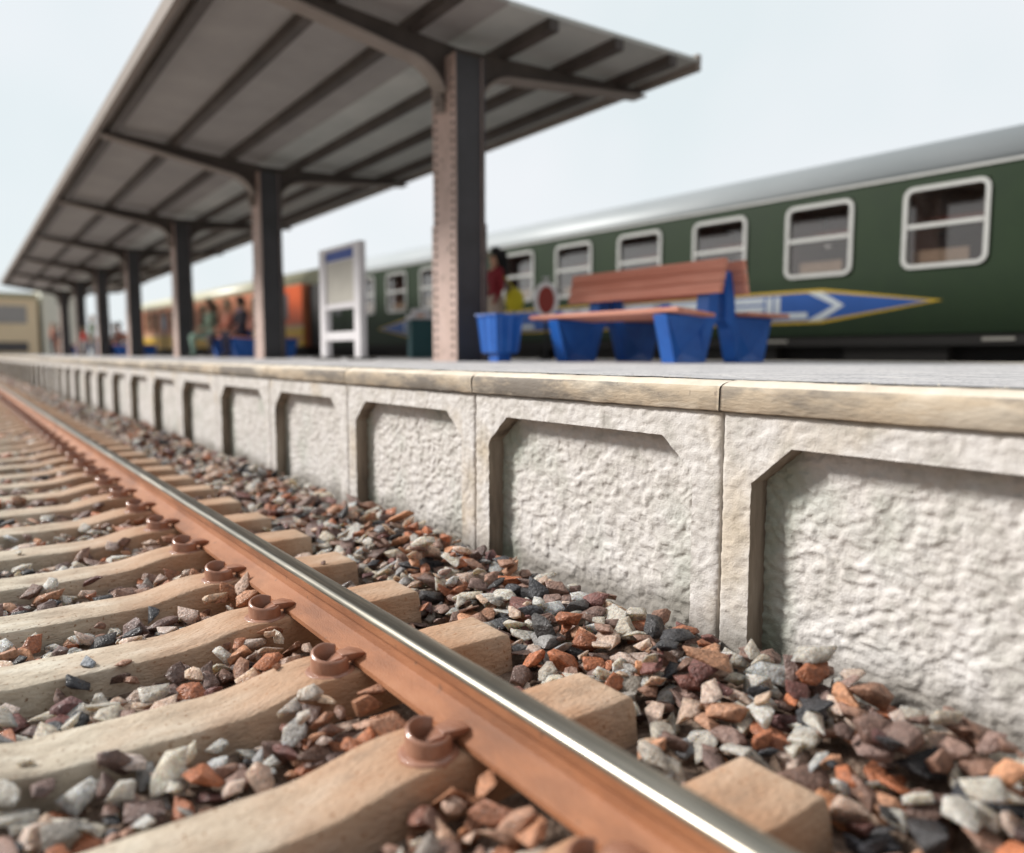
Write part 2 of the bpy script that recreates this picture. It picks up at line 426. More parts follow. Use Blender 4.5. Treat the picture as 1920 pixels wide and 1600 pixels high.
# trackbed under the stones (rolling dusty sheet)
ys = np.concatenate([np.arange(-1.0, 9, .03), np.arange(9, 75, .25)]); xs = np.arange(-1.4, 2.24, .04)
YY, XX = np.meshgrid(ys, xs, indexing='ij')
def bedz(x, y):
    return np.where(x < 1.62, -.085, -.085 + .075 * np.clip((x - 1.62) / .45, 0, 1))
P3 = np.stack([XX.ravel(), YY.ravel(), np.zeros(XX.size)], 1)
ZZ = bedz(P3[:, 0], P3[:, 1]) + .02 * fbm(P3 * 9, 3)
nx, ny = len(xs), len(ys)
idx = np.arange(nx * ny).reshape(ny, nx)
fc = np.stack([idx[:-1, :-1], idx[:-1, 1:], idx[1:, 1:], idx[1:, :-1]], -1).reshape(-1, 4)
vv = P3.copy(); vv[:, 2] = ZZ
tagp(mesh_obj('trackbed', vv.tolist(), fc.tolist(), M['dust'], smooth=True), kind='structure')

# platform body and its paved deck
b = MB(); b.box(WALLX + .13, 7.86, -3, 62, -.17, PZ - .03)
tagp(b.build('platform', M['joint']), kind='structure')
xs = np.concatenate([np.linspace(WALLX + .055, 2.6, 16), np.linspace(2.7, 7.95, 30)]); ys = np.concatenate([np.arange(-3, 9, .05), np.arange(9.2, 62, .5)])
YY, XX = np.meshgrid(ys, xs, indexing='ij'); P3 = np.stack([XX.ravel(), YY.ravel(), np.zeros(XX.size)], 1)
P3[:, 0] += np.where(P3[:, 0] < WALLX + .06, .010 * fbm(P3 * np.array([0, 7, 1]), 4), 0)
Zd = PZ + .004 * fbm(P3 * np.array([3, 2, 1]), 4)
nx, ny = len(xs), len(ys); idx = np.arange(nx * ny).reshape(ny, nx)
fc = np.stack([idx[:-1, :-1], idx[:-1, 1:], idx[1:, 1:], idx[1:, :-1]], -1).reshape(-1, 4)
P3[:, 2] = Zd
tagp(mesh_obj('platform_deck', P3.tolist(), fc.tolist(), M['deck'], smooth=True), kind='structure')
b = MB(); b.box(7.87, 8.02, -3, 62, .80, .972, .02)
tagp(b.build('platform_far_edge', M['coping_top']), kind='structure')

# ------------------------------------------------------------------ wall panels
LMOD, Y0MOD = 1.565, .155
OPEN = dict(y0=.127, y1=LMOD - .127, zt=.745, ch=.15, cz=.615)
def relief(y, z, k, amp=1.0):
    p = np.stack([y + k * 5.17, z, np.full_like(y, k * .31)], 1)
    w = np.stack([fbm(p * 9 + 5, 2), fbm(p * 9 + 40, 2), np.zeros_like(y)], 1)
    q = p * np.array([1.0, 1.25, 1]) + w * .020
    worm = np.tanh(5.0 * pnoise(q * 25 + 3)) * .75 + np.tanh(4.0 * pnoise(q * 43 + 60)) * .25
    return amp * (.0040 * worm * (1 + .5 * pnoise(p * 6 + 9)) + .0042 * fbm(p * 10 + 7, 2) + .0014 * fbm(p * 95 + 1, 2))
def patch(c00, c10, c11, c01, nu, nv):
    """bilinear grid over the (y,z) quad"""
    u, v = np.meshgrid(np.linspace(0, 1, nu), np.linspace(0, 1, nv), indexing='xy')
    u = u.ravel()[:, None]; v = v.ravel()[:, None]
    P = (1 - u) * (1 - v) * np.array(c00) + u * (1 - v) * np.array(c10) + u * v * np.array(c11) + (1 - u) * v * np.array(c01)
    idx = np.arange(nu * nv).reshape(nv, nu)
    f = np.stack([idx[:-1, :-1], idx[:-1, 1:], idx[1:, 1:], idx[1:, :-1]], -1).reshape(-1, 4)
    return P, f
ZB, ZT, GAP = -.16, .848, .0055
def make_panel(k, res):
    r = lambda a: max(2, int(a / res) + 1)
    o = OPEN; V = []; Fs = []; mi = []; n0 = 0
    wob = lambda s, q: .0035 * fbm(np.stack([s * 9 + k * 7, s * 0 + q, s * 0], 1), 3)
    def addp(P, f, x, m):
        nonlocal n0
        V.append(np.column_stack([x, P])); Fs.append(f + n0); mi.extend([m] * len(f)); n0 += len(P)
    quads = [((GAP, ZB), (o['y0'], ZB), (o['y0'], o['cz']), (GAP, o['cz'])),
             ((o['y1'], ZB), (LMOD - GAP, ZB), (LMOD - GAP, o['cz']), (o['y1'], o['cz'])),
             ((GAP, o['cz']), (o['y0'], o['cz']), (o['y0'] + o['ch'], o['zt']), (GAP, o['zt'])),
             ((o['y1'], o['cz']), (LMOD - GAP, o['cz']), (LMOD - GAP, o['zt']), (o['y1'] - o['ch'], o['zt'])),
             ((GAP, o['zt']), (LMOD - GAP, o['zt']), (LMOD - GAP, ZT), (GAP, ZT))]
    for q in quads:
        w = max(abs(q[1][0] - q[0][0]), abs(q[2][0] - q[3][0])); h = q[3][1] - q[0][1]
        P, f = patch(*q, r(w), r(h))
        edge = np.minimum(np.minimum(P[:, 0] - GAP, LMOD - GAP - P[:, 0]), ZT - P[:, 1])
        x = -relief(P[:, 0], P[:, 1], k, .62) + .008 * np.exp(-np.clip(edge, 0, 1) / .006)
        addp(P, f, x, 0)
    # reveals of the opening and the outer sides
    out_ = [(o['y0'], ZB), (o['y0'], o['cz']), (o['y0'] + o['ch'], o['zt']), (o['y1'] - o['ch'], o['zt']), (o['y1'], o['cz']), (o['y1'], ZB)]
    for a, c in zip(out_[:-1], out_[1:]):
        n = r(math.hypot(c[0] - a[0], c[1] - a[1]))
        s = np.linspace(0, 1, n)[:, None]; L = (1 - s) * np.array(a) + s * np.array(c)
        fr = -relief(L[:, 0], L[:, 1], k, .62)
        P = np.concatenate([L, L, L]); x = np.concatenate([fr, np.full(n, .04), np.full(n, .12)])
        i = np.arange(n - 1)
        f = np.concatenate([np.stack([i, i + 1, i + 1 + n, i + n], 1), np.stack([i + n, i + 1 + n, i + 1 + 2 * n, i + 2 * n], 1)])
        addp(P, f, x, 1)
    for a, c in (((GAP, ZB), (GAP, ZT)), ((LMOD - GAP, ZT), (LMOD - GAP, ZB)), ((GAP, ZT), (LMOD - GAP, ZT))):
        n = r(math.hypot(c[0] - a[0], c[1] - a[1]))
        s = np.linspace(0, 1, n)[:, None]; L = (1 - s) * np.array(a) + s * np.array(c)
        fr = -relief(L[:, 0], L[:, 1], k, .62) + .008
        P = np.concatenate([L, L]); x = np.concatenate([fr, np.full(n, .12)]); i = np.arange(n - 1)
        addp(P, np.stack([i, i + 1, i + 1 + n, i + n], 1), x, 0)
    V = np.concatenate(V); Fs = np.concatenate(Fs)
    me = bpy.data.meshes.new('wall_frame'); me.from_pydata(V.tolist(), [], Fs.tolist())
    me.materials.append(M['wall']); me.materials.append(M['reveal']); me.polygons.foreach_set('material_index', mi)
    b = bmesh.new(); b.from_mesh(me); bmesh.ops.remove_doubles(b, verts=b.verts[:], dist=.0004)
    for f in b.faces: f.smooth = True
    for e in b.edges:
        if len(e.link_faces) == 2 and e.link_faces[0].material_index != e.link_faces[1].material_index: e.smooth = False
    b.to_mesh(me); b.free()
    P, f = patch((o['y0'] - .02, ZB), (o['y1'] + .02, ZB), (o['y1'] + .02, o['zt'] + .02), (o['y0'] - .02, o['zt'] + .02), r(1.35), r(.93))
    x = .088 - relief(P[:, 0], P[:, 1], k + 50, 1.25)
    me2 = bpy.data.meshes.new('infill_panel'); me2.from_pydata(np.column_stack([x, P]).tolist(), [], f.tolist())
    me2.materials.append(M['infill']); me2.polygons.foreach_set('use_smooth', [True] * len(me2.polygons))
    return me, me2
NPAN = 38
far_src = None
for k in range(-1, NPAN):
    if k == -1: lab = 'platform wall panel cut off by the right edge of the photo, dark recess shadow along its top'
    elif k == 0: lab = 'widest whole platform wall panel, its left joint under the left half of the bench'
    elif k < 13: lab = 'grey recessed platform wall panel, %s to the left of the one below the bench' % ORD[k - 1]
    else: lab = 'tiny blurred wall panel near the far left end of the platform, past the twentieth'
    # panel k spans from Y0MOD + (k+1)*L
    y = Y0MOD + (k + 1) * LMOD
    lab = {-1: 'rough grey wall panel cut off by the right edge of the photo',
           0: 'rough grey wall panel beneath the wooden bench, first whole one from the right'}.get(k, lab)
    if 1 <= k < 20: lab = 'rough grey wall panel, %s whole one counted from the right edge' % ORD[k]
    t = thing('platform_wall_panel', lab, 'wall panel', (WALLX, y, 0), 0, 'precast panels of the platform wall'); t['kind'] = 'thing'
    if k <= 3: fm, im = make_panel(k, .0036 if k < 2 else .0065)
    elif k == 4: fm, im = make_panel(k, .016); far_src = (fm, im)
    elif k == 12: fm, im = make_panel(k, .05); far_src = (fm, im)
    else: fm, im = far_src
    for nm, me in (('frame', fm), ('infill', im)):
        o = bpy.data.objects.new(nm, me); COL.objects.link(o); o.parent = t

# coping stones along the platform edge
def coping_mesh(k, n):
    prof = [(.10, .852), (-.016, .852), (-.021, .857), (-.021, .918), (-.019, .930), (-.012, .939), (.002, .946), (.025, .954), (.060, .9592), (.16, .950)]
    s = np.linspace(.004, LMOD - .004, n); V = []; F = []; mi = []
    m = len(prof)
    for j, y in enumerate(s):
        for i, (x, z) in enumerate(prof):
            V.append((x, y, z))
    V = np.array(V)
    d = fbm(np.column_stack([V[:, 1] * 8 + k * 13, V[:, 0] * 14, V[:, 2] * 14]), 4)
    wgt = np.where(np.tile(np.arange(m), n) < 2, .25, 1)
    V[:, 0] -= .006 * d * wgt; V[:, 2] += .0035 * d
    end = np.minimum(V[:, 1], LMOD - V[:, 1]); V[:, 0] += .005 * np.exp(-end / .006)
    for j in range(n - 1):
        for i in range(m - 1):
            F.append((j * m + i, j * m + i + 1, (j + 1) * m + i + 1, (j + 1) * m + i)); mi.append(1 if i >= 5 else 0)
    F.append(tuple(range(m))); mi.append(0); F.append(tuple(range((n - 1) * m, n * m))[::-1]); mi.append(0)
    me = bpy.data.meshes.new('coping_stone'); me.from_pydata(V.tolist(), [], F)
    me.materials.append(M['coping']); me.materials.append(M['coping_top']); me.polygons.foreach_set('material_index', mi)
    me.polygons.foreach_set('use_smooth', [True] * len(F)); me.update()
    return me
for k in range(-1, NPAN):
    if k <= 4: cm = coping_mesh(k, 160)
    elif k == 5: cm = coping_mesh(k, 30)
    o = bpy.data.objects.new('coping_stone', cm); COL.objects.link(o)
    o.location = (WALLX, Y0MOD + (k + 1) * LMOD, 0)
    if k == -1: lab = 'tan coping stone cut off by the right edge of the photo'
    elif k < 20: lab = 'tan rounded coping stone, %s whole one counted from the right edge' % ORD[k]
    else: lab = 'tiny blurred coping stone near the far left end of the platform, past the twentieth'
    tagp(o, lab, 'coping stone', 'coping stones along the platform edge')

# ------------------------------------------------------------------ track
RC = 1.100
def rail_build(cx, label):
    foot = [(-.096, .052), (.096, .052), (.096, .068), (.04, .088), (.021, .100), (.016, .140), (.022, .146), (-.022, .146), (-.016, .140), (-.021, .100), (-.04, .088), (-.096, .068)]
    ysn = [-1.2] + [i * 3.0 for i in range(0, 27)]
    def loft(poly, name, mats, parent, mfun=None, cap=True):
        V = []; F = []; mi = []; n = len(poly)
        for y in ysn: V += [(cx + p[0], y, p[1]) for p in poly]
        for j in range(len(ysn) - 1):
            for i in range(n):
                F.append((j * n + i, j * n + (i + 1) % n, (j + 1) * n + (i + 1) % n, (j + 1) * n + i)); mi.append(mfun(i) if mfun else 0)
        F.append(tuple(range(n))); F.append(tuple(range(len(V) - n, len(V)))[::-1]); mi += [0, 0]
        o = mesh_obj(name, V, F, mats, parent, True, mi)
        b = bmesh.new(); b.from_mesh(o.data); bmesh.ops.recalc_face_normals(b, faces=b.faces[:])
        for e in b.edges:
            if len(e.link_faces) == 2 and (e.calc_face_angle(0) > .75): e.smooth = False
        b.to_mesh(o.data); b.free()
        return o
    r = loft(foot, 'rail', M['rust'], None)
    tagp(r, label, 'rail')
    # head: side faces rust painted, crown polished by wheels
    HW = .041
    hd = [(-.022, .1465), (.022, .1465), (HW - .002, .152), (HW, .176)]
    arc = [(HW - .018 * (1 - math.cos(a)), .180 + .020 * math.sin(a)) for a in [i * PI / 2 / 5 for i in range(0, 6)]]
    crown = [(.010, .2012), (-.010, .2012)]
    arc2 = [(-x, z) for x, z in arc[::-1]]
    poly = hd + arc + crown + arc2 + [(-HW, .176), (-HW + .002, .152)]
    na = len(hd)
    loft(poly, 'rail_head', [M['rust'], M['steel']], r, lambda i: 1 if na - 1 < i < na + 2 * 6 + 1 else 0)
    return r
rail_build(RC, 'rust brown rail with shiny worn head running from the bottom edge to the far left')

SLP, SLY = .6185, 1.665
def ztop(x):
    a = abs(x - .36)
    t = np.clip((a - .22) / .30, 0, 1); return .002 + .046 * t * t * (3 - 2 * t)
def sleeper_mesh(seed, n, nz_amp):
    xs = np.concatenate([np.linspace(-.86, 1.53, n - 12), np.linspace(1.534, 1.565, 12)]); prof = [(-.150, -.17), (-.128, -.030), (-.119, .004), (-.114, .0125), (-.110, .015), (-.05, .015), (0, .015), (.05, .015), (.110, .015), (.114, .0125), (.119, .004), (.128, -.030), (.150, -.17)]
    V = []
    for x in xs:
        zt = ztop(x)
        for y, z in prof: V.append((x, y, zt + z - .015 if z > -.1 else z))
    V = np.array(V); m = len(prof)
    if nz_amp:
        d = fbm(V * 7 + seed * 9, 4); d2 = fbm(V * 7 + seed * 9 + 50, 3)
        V[:, 2] += nz_amp * d * (V[:, 2] > -.1); V[:, 1] += nz_amp * 1.2 * d2
        edge = np.exp(-(1.565 - V[:, 0]) / .007); V[:, 2] -= .006 * edge * (V[:, 2] > -.1)
    F = []
    for j in range(n - 1):
        for i in range(m - 1): F.append((j * m + i, (j + 1) * m + i, (j + 1) * m + i + 1, j * m + i + 1))
    F.append(tuple(range(m))); F.append(tuple(range((n - 1) * m, n * m))[::-1])
    me = bpy.data.meshes.new('sleeper'); me.from_pydata(V.tolist(), [], F); me.materials.append(M['sleeper'])
    sm = [True] * (len(F) - 2) + [False, False]
    me.polygons.foreach_set('use_smooth', sm); me.update()
    b = bmesh.new(); b.from_mesh(me); bmesh.ops.recalc_face_normals(b, faces=b.faces[:]); b.to_mesh(me); b.free()
    return me

def clip_bm():
    """cup shaped moulded fastening with a finger lying on the rail foot"""
    b = bmesh.new()
    def ring(r0, r1, z0, z1, a0, a1, n, cx=0, cy=0, sx=1.0):
        vs = []
        for i in range(n + 1):
            a = a0 + (a1 - a0) * i / n; c, s = math.cos(a), math.sin(a)
            dip = .008 * max(0, math.cos(a)) + .026 * (1 - math.sin(a)) / 2
            vs.append([b.verts.new((cx + c * r * sx, cy + s * r, z)) for r, z in ((r1 * 1.04, z0), (r1, z1 - dip - .006), (r1 - .006, z1 - dip), (r0 + .004, z1 - dip), (r0, z1 - dip - .005), (r0, z0 + .01))])
        for i in range(n):
            for j in range(5): b.faces.new((vs[i][j], vs[i + 1][j], vs[i + 1][j + 1], vs[i][j + 1]))
        b.faces.new(vs[0][::-1]); b.faces.new(vs[-1])
    ring(.047, .060, 0, .074, math.radians(48), math.radians(322), 26)
    def hull(pts):
        vs = [b.verts.new(p) for p in pts]; bmesh.ops.convex_hull(b, input=vs)
    # floor of the cup
    hull([(math.cos(a) * .052, math.sin(a) * .052, z) for a in [i * PI / 6 for i in range(12)] for z in (0, .014)])
    # wedge inside pointing to the rail, then the finger over the foot
    hull([(-.012, -.006, .030), (-.012, .006, .030), (.03, -.028, .044), (.03, .028, .044), (.05, -.028, .042), (.05, .028, .042), (-.012, -.006, .005), (-.012, .006, .005), (.05, -.026, .02), (.05, .026, .02)])
    hull([(.030, -.024, .050), (.030, .024, .050), (.080, -.034, .050), (.080, .034, .050), (.112, -.020, .040), (.112, .020, .040), (.03, -.024, .024), (.03, .024, .024), (.112, -.022, .024), (.112, .022, .024)])
    # broad shallow base
    hull([(math.cos(a) * r, math.sin(a) * r, z) for a in [i * PI / 8 for i in range(16)] for r, z in ((.082, -.012), (.078, .003), (.070, .007))])
    return b
def clip_mesh():
    b = clip_bm(); me = bpy.data.meshes.new('rail_clip')
    bmesh.ops.recalc_face_normals(b, faces=b.faces[:])
    es = [e for e in b.edges if len(e.link_faces) == 2 and e.calc_face_angle(0) > .7]
    bmesh.ops.bevel(b, geom=es, offset=.0028, segments=2, affect='EDGES', profile=.5, clamp_overlap=True)
    for f in b.faces: f.smooth = True
    for e in b.edges:
        if len(e.link_faces) == 2 and e.calc_face_angle(0) > .8: e.smooth = False
    b.to_mesh(me); b.free(); me.materials.append(M['clip'])
    return me
CLIP = clip_mesh()
NSL = 85
sl_y = []
for k in range(-3, NSL):
    y = SLY + k * SLP + (random.uniform(-.006, .006)); sl_y.append(y)
    if k < 9: me = sleeper_mesh(k + 5, 110, .0035)
    elif k == 9: me = sleeper_mesh(3, 40, .003)
    if k <= -1: lab = 'concrete sleeper in the near foreground, %s one below the nearest clip' % ORD[-k - 1]
    elif k < 20: lab = 'rust stained concrete sleeper carrying the %s cup clip counted from the bottom edge' % ORD[k]
    else: lab = 'small blurred sleeper far up the track, beyond the twentieth clip'
    o = bpy.data.objects.new('railway_sleeper', me); COL.objects.link(o)
    o.location = (random.uniform(-.012, .012), y, random.uniform(-.003, .003)); o.rotation_euler = (0, 0, random.uniform(-.006, .006))
    tagp(o, lab, 'sleeper', 'sleepers under the rail')
    if k < 60:
        c = bpy.data.objects.new('rail_clip', CLIP); COL.objects.link(c); c.parent = o; c.location = (.930 - o.location.x, -.035, .047 - o.location.z)

# ------------------------------------------------------------------ ballast stones
def rock(seed, lod):
    r = random.Random(seed); b = bmesh.new()
    ax = (1.0, r.uniform(.50, .85), r.uniform(.30, .58)); n = r.randint(8, 13) if lod < 2 else 9
    for _ in range(n):
        d = Vector((r.gauss(0, 1), r.gauss(0, 1), r.gauss(0, 1))).normalized() * r.uniform(.82, 1.0)
        b.verts.new((d.x * ax[0], d.y * ax[1], d.z * ax[2]))
    h = bmesh.ops.convex_hull(b, input=b.verts[:])
    bmesh.ops.delete(b, geom=[v for v in b.verts if not v.link_faces], context='VERTS')
    bmesh.ops.dissolve_limit(b, angle_limit=.28, verts=b.verts[:], edges=b.edges[:])
    if lod == 0:
        bmesh.ops.bevel(b, geom=b.edges[:], offset=.018, segments=1, affect='EDGES', profile=.6, clamp_overlap=True)
        bmesh.ops.triangulate(b, faces=b.faces[:])
        bmesh.ops.subdivide_edges(b, edges=b.edges[:], cuts=2, use_grid_fill=True)
        V = np.array([v.co[:] for v in b.verts])
        d = fbm(V * 1.6 + seed * 7.7, 4, .55)
        nrm = V / np.linalg.norm(V, axis=1)[:, None]; V = V + nrm * (d * .06)[:, None]
        for v, c in zip(b.verts, V): v.co = c
    elif lod == 1:
        bmesh.ops.bevel(b, geom=b.edges[:], offset=.035, segments=1, affect='EDGES', clamp_overlap=True)
    bmesh.ops.triangulate(b, faces=b.faces[:])
    b.verts.ensure_lookup_table(); b.verts.index_update()
    V = np.array([v.co[:] for v in b.verts]); F = np.array([[v.index for v in f.verts] for f in b.faces]); b.free()
    V -= V.mean(0)
    return V, F
ROCKS = [[rock(100 + i, l) for i in range(n)] for l, n in ((0, 26), (1, 22), (2, 14))]
PAL = [((.40, .15, .075), 0, 12), ((.52, .27, .16), 0, 9), ((.165, .105, .088), 0, 15), ((.25, .16, .13), 0, 15), ((.045, .045, .05), 0, 12), ((.17, .075, .065), 0, 9),
       ((.76, .71, .63), 1, 22), ((.72, .66, .57), 1, 13), ((.70, .52, .42), .7, 18), ((.30, .17, .12), 0, 9), ((.30, .29, .28), .2, 8)]
pw = np.array([p[2] for p in PAL], float); pw /= pw.sum()
CELL = .01
X0h, X1h, Y0h, Y1h = -.95, 2.30, -.8, 17.0
hx, hy = int((X1h - X0h) / CELL), int((Y1h - Y0h) / CELL)
gx = X0h + (np.arange(hx) + .5) * CELL; gy = Y0h + (np.arange(hy) + .5) * CELL
GX, GY = np.meshgrid(gx, gy, indexing='ij')
H = bedz(GX, GY).astype(float)
for y in sl_y:
    j0, j1 = int((y - .14 - Y0h) / CELL), int((y + .14 - Y0h) / CELL)
    if j1 <= 0 or j0 >= hy: continue
    j0 = max(0, j0)
    i1 = int((1.575 - X0h) / CELL)
    H[:i1, j0:j1] = np.maximum(H[:i1, j0:j1], ztop(gx[:i1])[:, None])
H[(GX > 1.0) & (GX < 1.21)] = .22
H[GX > WALLX - .012] = 2.0
TIE = np.zeros_like(H, bool)
for y in sl_y:
    TIE[:int((1.60 - X0h) / CELL), max(0, int((y - .135 - Y0h) / CELL)):max(0, int((y + .135 - Y0h) / CELL))] = True
RV, RF, RT = [], [], []
nvert = 0
def put(x, y, z, s, lod, flat=True, tintx=None):
    global nvert
    V, F = ROCKS[lod][rng.integers(len(ROCKS[lod]))]
    e = Euler((rng.normal(0, .35), rng.normal(0, .35), rng.uniform(0, 2 * PI)))
    R = np.array(e.to_matrix())
    A = (V * s * np.array([rng.uniform(.85, 1.2), rng.uniform(.85, 1.15), rng.uniform(.8, 1.2)])) @ R.T + np.array([x, y, z])
    c, q, _ = PAL[rng.choice(len(PAL), p=pw)]
    c = np.array(c) * rng.uniform(.78, 1.2) * (1 + rng.normal(0, .05) * np.array([1, .15, -1]))
    d = abs(x - 1.1)
    ru = np.clip((.42 - d) / .26, 0, 1) * (.85 if x < 1.1 else .35) * rng.uniform(.3, 1.1)
    c = c * (1 - ru) + np.array([.42, .18, .085]) * ru; q = q * (1 - min(1, ru * 1.5))
    RV.append(A); RF.append(F + nvert); nvert += len(A)
    RT.append(np.tile(np.array([*np.clip(c, 0, 1), q]), (len(A), 1)))
def drop(x, y, s, lod, maxz=None, ontie=False):
    rr = s * .75; n = int(math.ceil(rr / CELL))
    i, j = int((x - X0h) / CELL), int((y - Y0h) / CELL)
    if i - n < 0 or j - n < 0 or i + n >= hx or j + n >= hy: return False
    sub = H[i - n:i + n + 1, j - n:j + n + 1]
    dx = (np.arange(-n, n + 1) * CELL)[:, None]; dy = (np.arange(-n, n + 1) * CELL)[None, :]
    q = 1 - (dx ** 2 + dy ** 2) / rr ** 2
    core = q > .35
    top = np.sort(sub[core])[-max(1, core.sum() // 5):].mean()
    if top > 1: return False
    if not ontie and TIE[i - 1:i + 2, j - 2:j + 3].any(): return False
    top = .55 * top + .45 * float(sub[core].mean())
    z = top + s * .22
    if maxz is not None and z > maxz: return False
    put(x, y, z, s, lod)
    cap = z + s * .36 * np.sqrt(np.clip(q, 0, 1)) - .006
    H[i - n:i + n + 1, j - n:j + n + 1] = np.where(q > 0, np.maximum(sub, cap), sub)
    return True
def lowest(xa, xb, ya, yb, n):
    x = rng.uniform(xa, xb, n); y = rng.uniform(ya, yb, n)
    i = ((x - X0h) / CELL).astype(int); j = ((y - Y0h) / CELL).astype(int)
    k = np.argmin(H[np.clip(i, 0, hx - 1), np.clip(j, 0, hy - 1)]); return x[k], y[k]
def size(): return float(np.clip(rng.lognormal(math.log(.064), .27), .030, .10))
# the shoulder between sleeper ends and wall
for ya in np.arange(-.6, 16.6, .4):
    lod = 0 if ya < 5.5 else 1
    for _ in range(125):
        x, y = lowest(1.58, WALLX - .02, ya, ya + .4, 5); drop(x, y, size(), lod, maxz=-.015 + .10 * min(1, max(0, (x - 1.62) / .38)))
    for _ in range(26):   # heaped against the wall
        x = rng.uniform(1.72, WALLX - .02); y = rng.uniform(ya, ya + .4); drop(x, y, size() * .9, lod, maxz=.12 + .05 * math.sin(ya * 2.3))
# between the sleepers
for a, c in zip(sl_y[:-1], sl_y[1:]):
    if c > 16.4 or a < -.6: continue
    lod = 0 if a < 4.5 else 1
    for _ in range(150):
        x, y = lowest(-.30, 1.0, a + .14, c - .14, 5); drop(x, y, size() * .82, lod, maxz=.048)
    for _ in range(16):
        x, y = lowest(.72, 1.0, a + .14, c - .14, 4); drop(x, y, size() * .75, lod, maxz=.05)
    for _ in range(26):
        x, y = lowest(1.2, 1.6, a + .15, c - .15, 4); drop(x, y, size() * .85, lod, maxz=.0)
# a few loose ones lying on the sleepers
for x, y, s in ((.33, 2.86, .045), (.43, 2.80, .04), (.25, 4.72, .035), (.80, 1.60 + .62 * 1.25, .025), (1.40, 3.44, .02), (.1, 2.24, .03)):
    drop(x, y, s, 0, ontie=True)
# beyond: simple stones without stacking
yy = 16.4
while yy < 58:
    for _ in range(14): put(rng.uniform(1.6, 2.13), yy + rng.uniform(0, .2), .0 + rng.uniform(-.02, .05), size() * 1.15, 2)
    for _ in range(12): put(rng.uniform(-.3, 1.55), yy + rng.uniform(0, .2), rng.uniform(-.06, -.02), size() * 1.1, 2)
    yy += .2
RV = np.concatenate(RV); RF = np.concatenate(RF); RT = np.concatenate(RT)
me = bpy.data.meshes.new('ballast')
me.vertices.add(len(RV)); me.vertices.foreach_set('co', RV.astype(np.float32).ravel())
me.loops.add(RF.size); me.loops.foreach_set('vertex_index', RF.astype(np.int32).ravel())
me.polygons.add(len(RF)); me.polygons.foreach_set('loop_start', np.arange(0, RF.size, 3, dtype=np.int32))
me.update(calc_edges=True)
ca = me.color_attributes.new('tint', 'FLOAT_COLOR', 'POINT'); ca.data.foreach_set('color', RT.astype(np.float32).ravel())
me.materials.append(M['stone']); me.validate()
bal = bpy.data.objects.new('ballast', me); COL.objects.link(bal)
tagp(bal, 'loose crushed stones in orange, mauve, black and milky quartz around the track', 'ballast', kind='stuff')
print('ballast verts', len(RV))

# glass grains caught between coping and asphalt
V = []; F = []
for _ in range(320):
    y = rng.normal(4.6, 1.6) if rng.random() < .8 else rng.uniform(.5, 9)
    if y < .3: continue
    r = rng.uniform(.0012, .0045); c = np.array([WALLX + .058 + rng.normal(0, .010), y, PZ + .002]); b0 = len(V)
    for d in ((1, 0, 0), (-1, 0, 0), (0, 1, 0), (0, -1, 0), (0, 0, 1), (0, 0, -1)): V.append(tuple(c + np.array(d) * r * rng.uniform(.7, 1.3)))
    for f in ((0, 2, 4), (2, 1, 4), (1, 3, 4), (3, 0, 4), (2, 0, 5), (1, 2, 5), (3, 1, 5), (0, 3, 5)): F.append(tuple(i + b0 for i in f))
gr = mesh_obj('grit', V, F, plain('glassy_grit', (.75, .73, .68), .12))
tagp(gr, 'glittering grit scattered along the seam between coping and asphalt', 'grit', kind='stuff')

# ------------------------------------------------------------------ canopy
CA = thing('platform_canopy', 'long brown platform canopy with butterfly roof on riveted steel columns', 'canopy', (0, 0, 0))
CROT = -.010
def cx(y): return 5.03 + .010 * (y - 8)          # centre line of the canopy
COLW = .40
def column_mesh():
    b = MB(); w, d = .20, .262           # half depth in x, half width in y
    zt = 4.46
    b.cur = 0
    b.box(-w, -w + .035, -d, d, PZ, zt); b.box(w - .035, w, -d, d, PZ, zt)
    b.cur = 1; b.box(-w + .0352, w - .0352, -d + .03, d - .03, PZ, zt); b.cur = 0
    # riveted cover plates on the outer faces, up to half height
    for sx in (-1, 1):
        x0, x1 = sorted((sx * w, sx * (w + .014))); b.box(x0, x1, -d - .012, d + .012, PZ, PZ + 1.62)
    b.box(-w - .03, w + .03, -d - .03, d + .03, PZ - .004, PZ + .02)
    return b
def column_build(y, near):
    b = column_mesh()
    o = b.build('column', [M['column'], M['column_shade']], CA)
    for p in o.data.polygons:
        if abs(p.normal.x) < .5: p.material_index = 1; o.location = (cx(y), y, 0)  # every face not turned to x gets the painted shade
    rv = MB()
    n = 33
    for i in range(n):
        z = PZ + .08 + i * (4.3 - PZ - .1) / n
        for yy in (-.19, .19):
            xo = -.20 - (.014 if z < PZ + 1.62 else 0)
            rv.tube((xo + .002, yy, z), (xo - .014, yy, z),   .026, .016, 8 if near else 5)
    r_ = rv.build('rivets', M['rivet'], o)
    return o
COLY = [7.93 + 7.0 * k for k in range(7)]
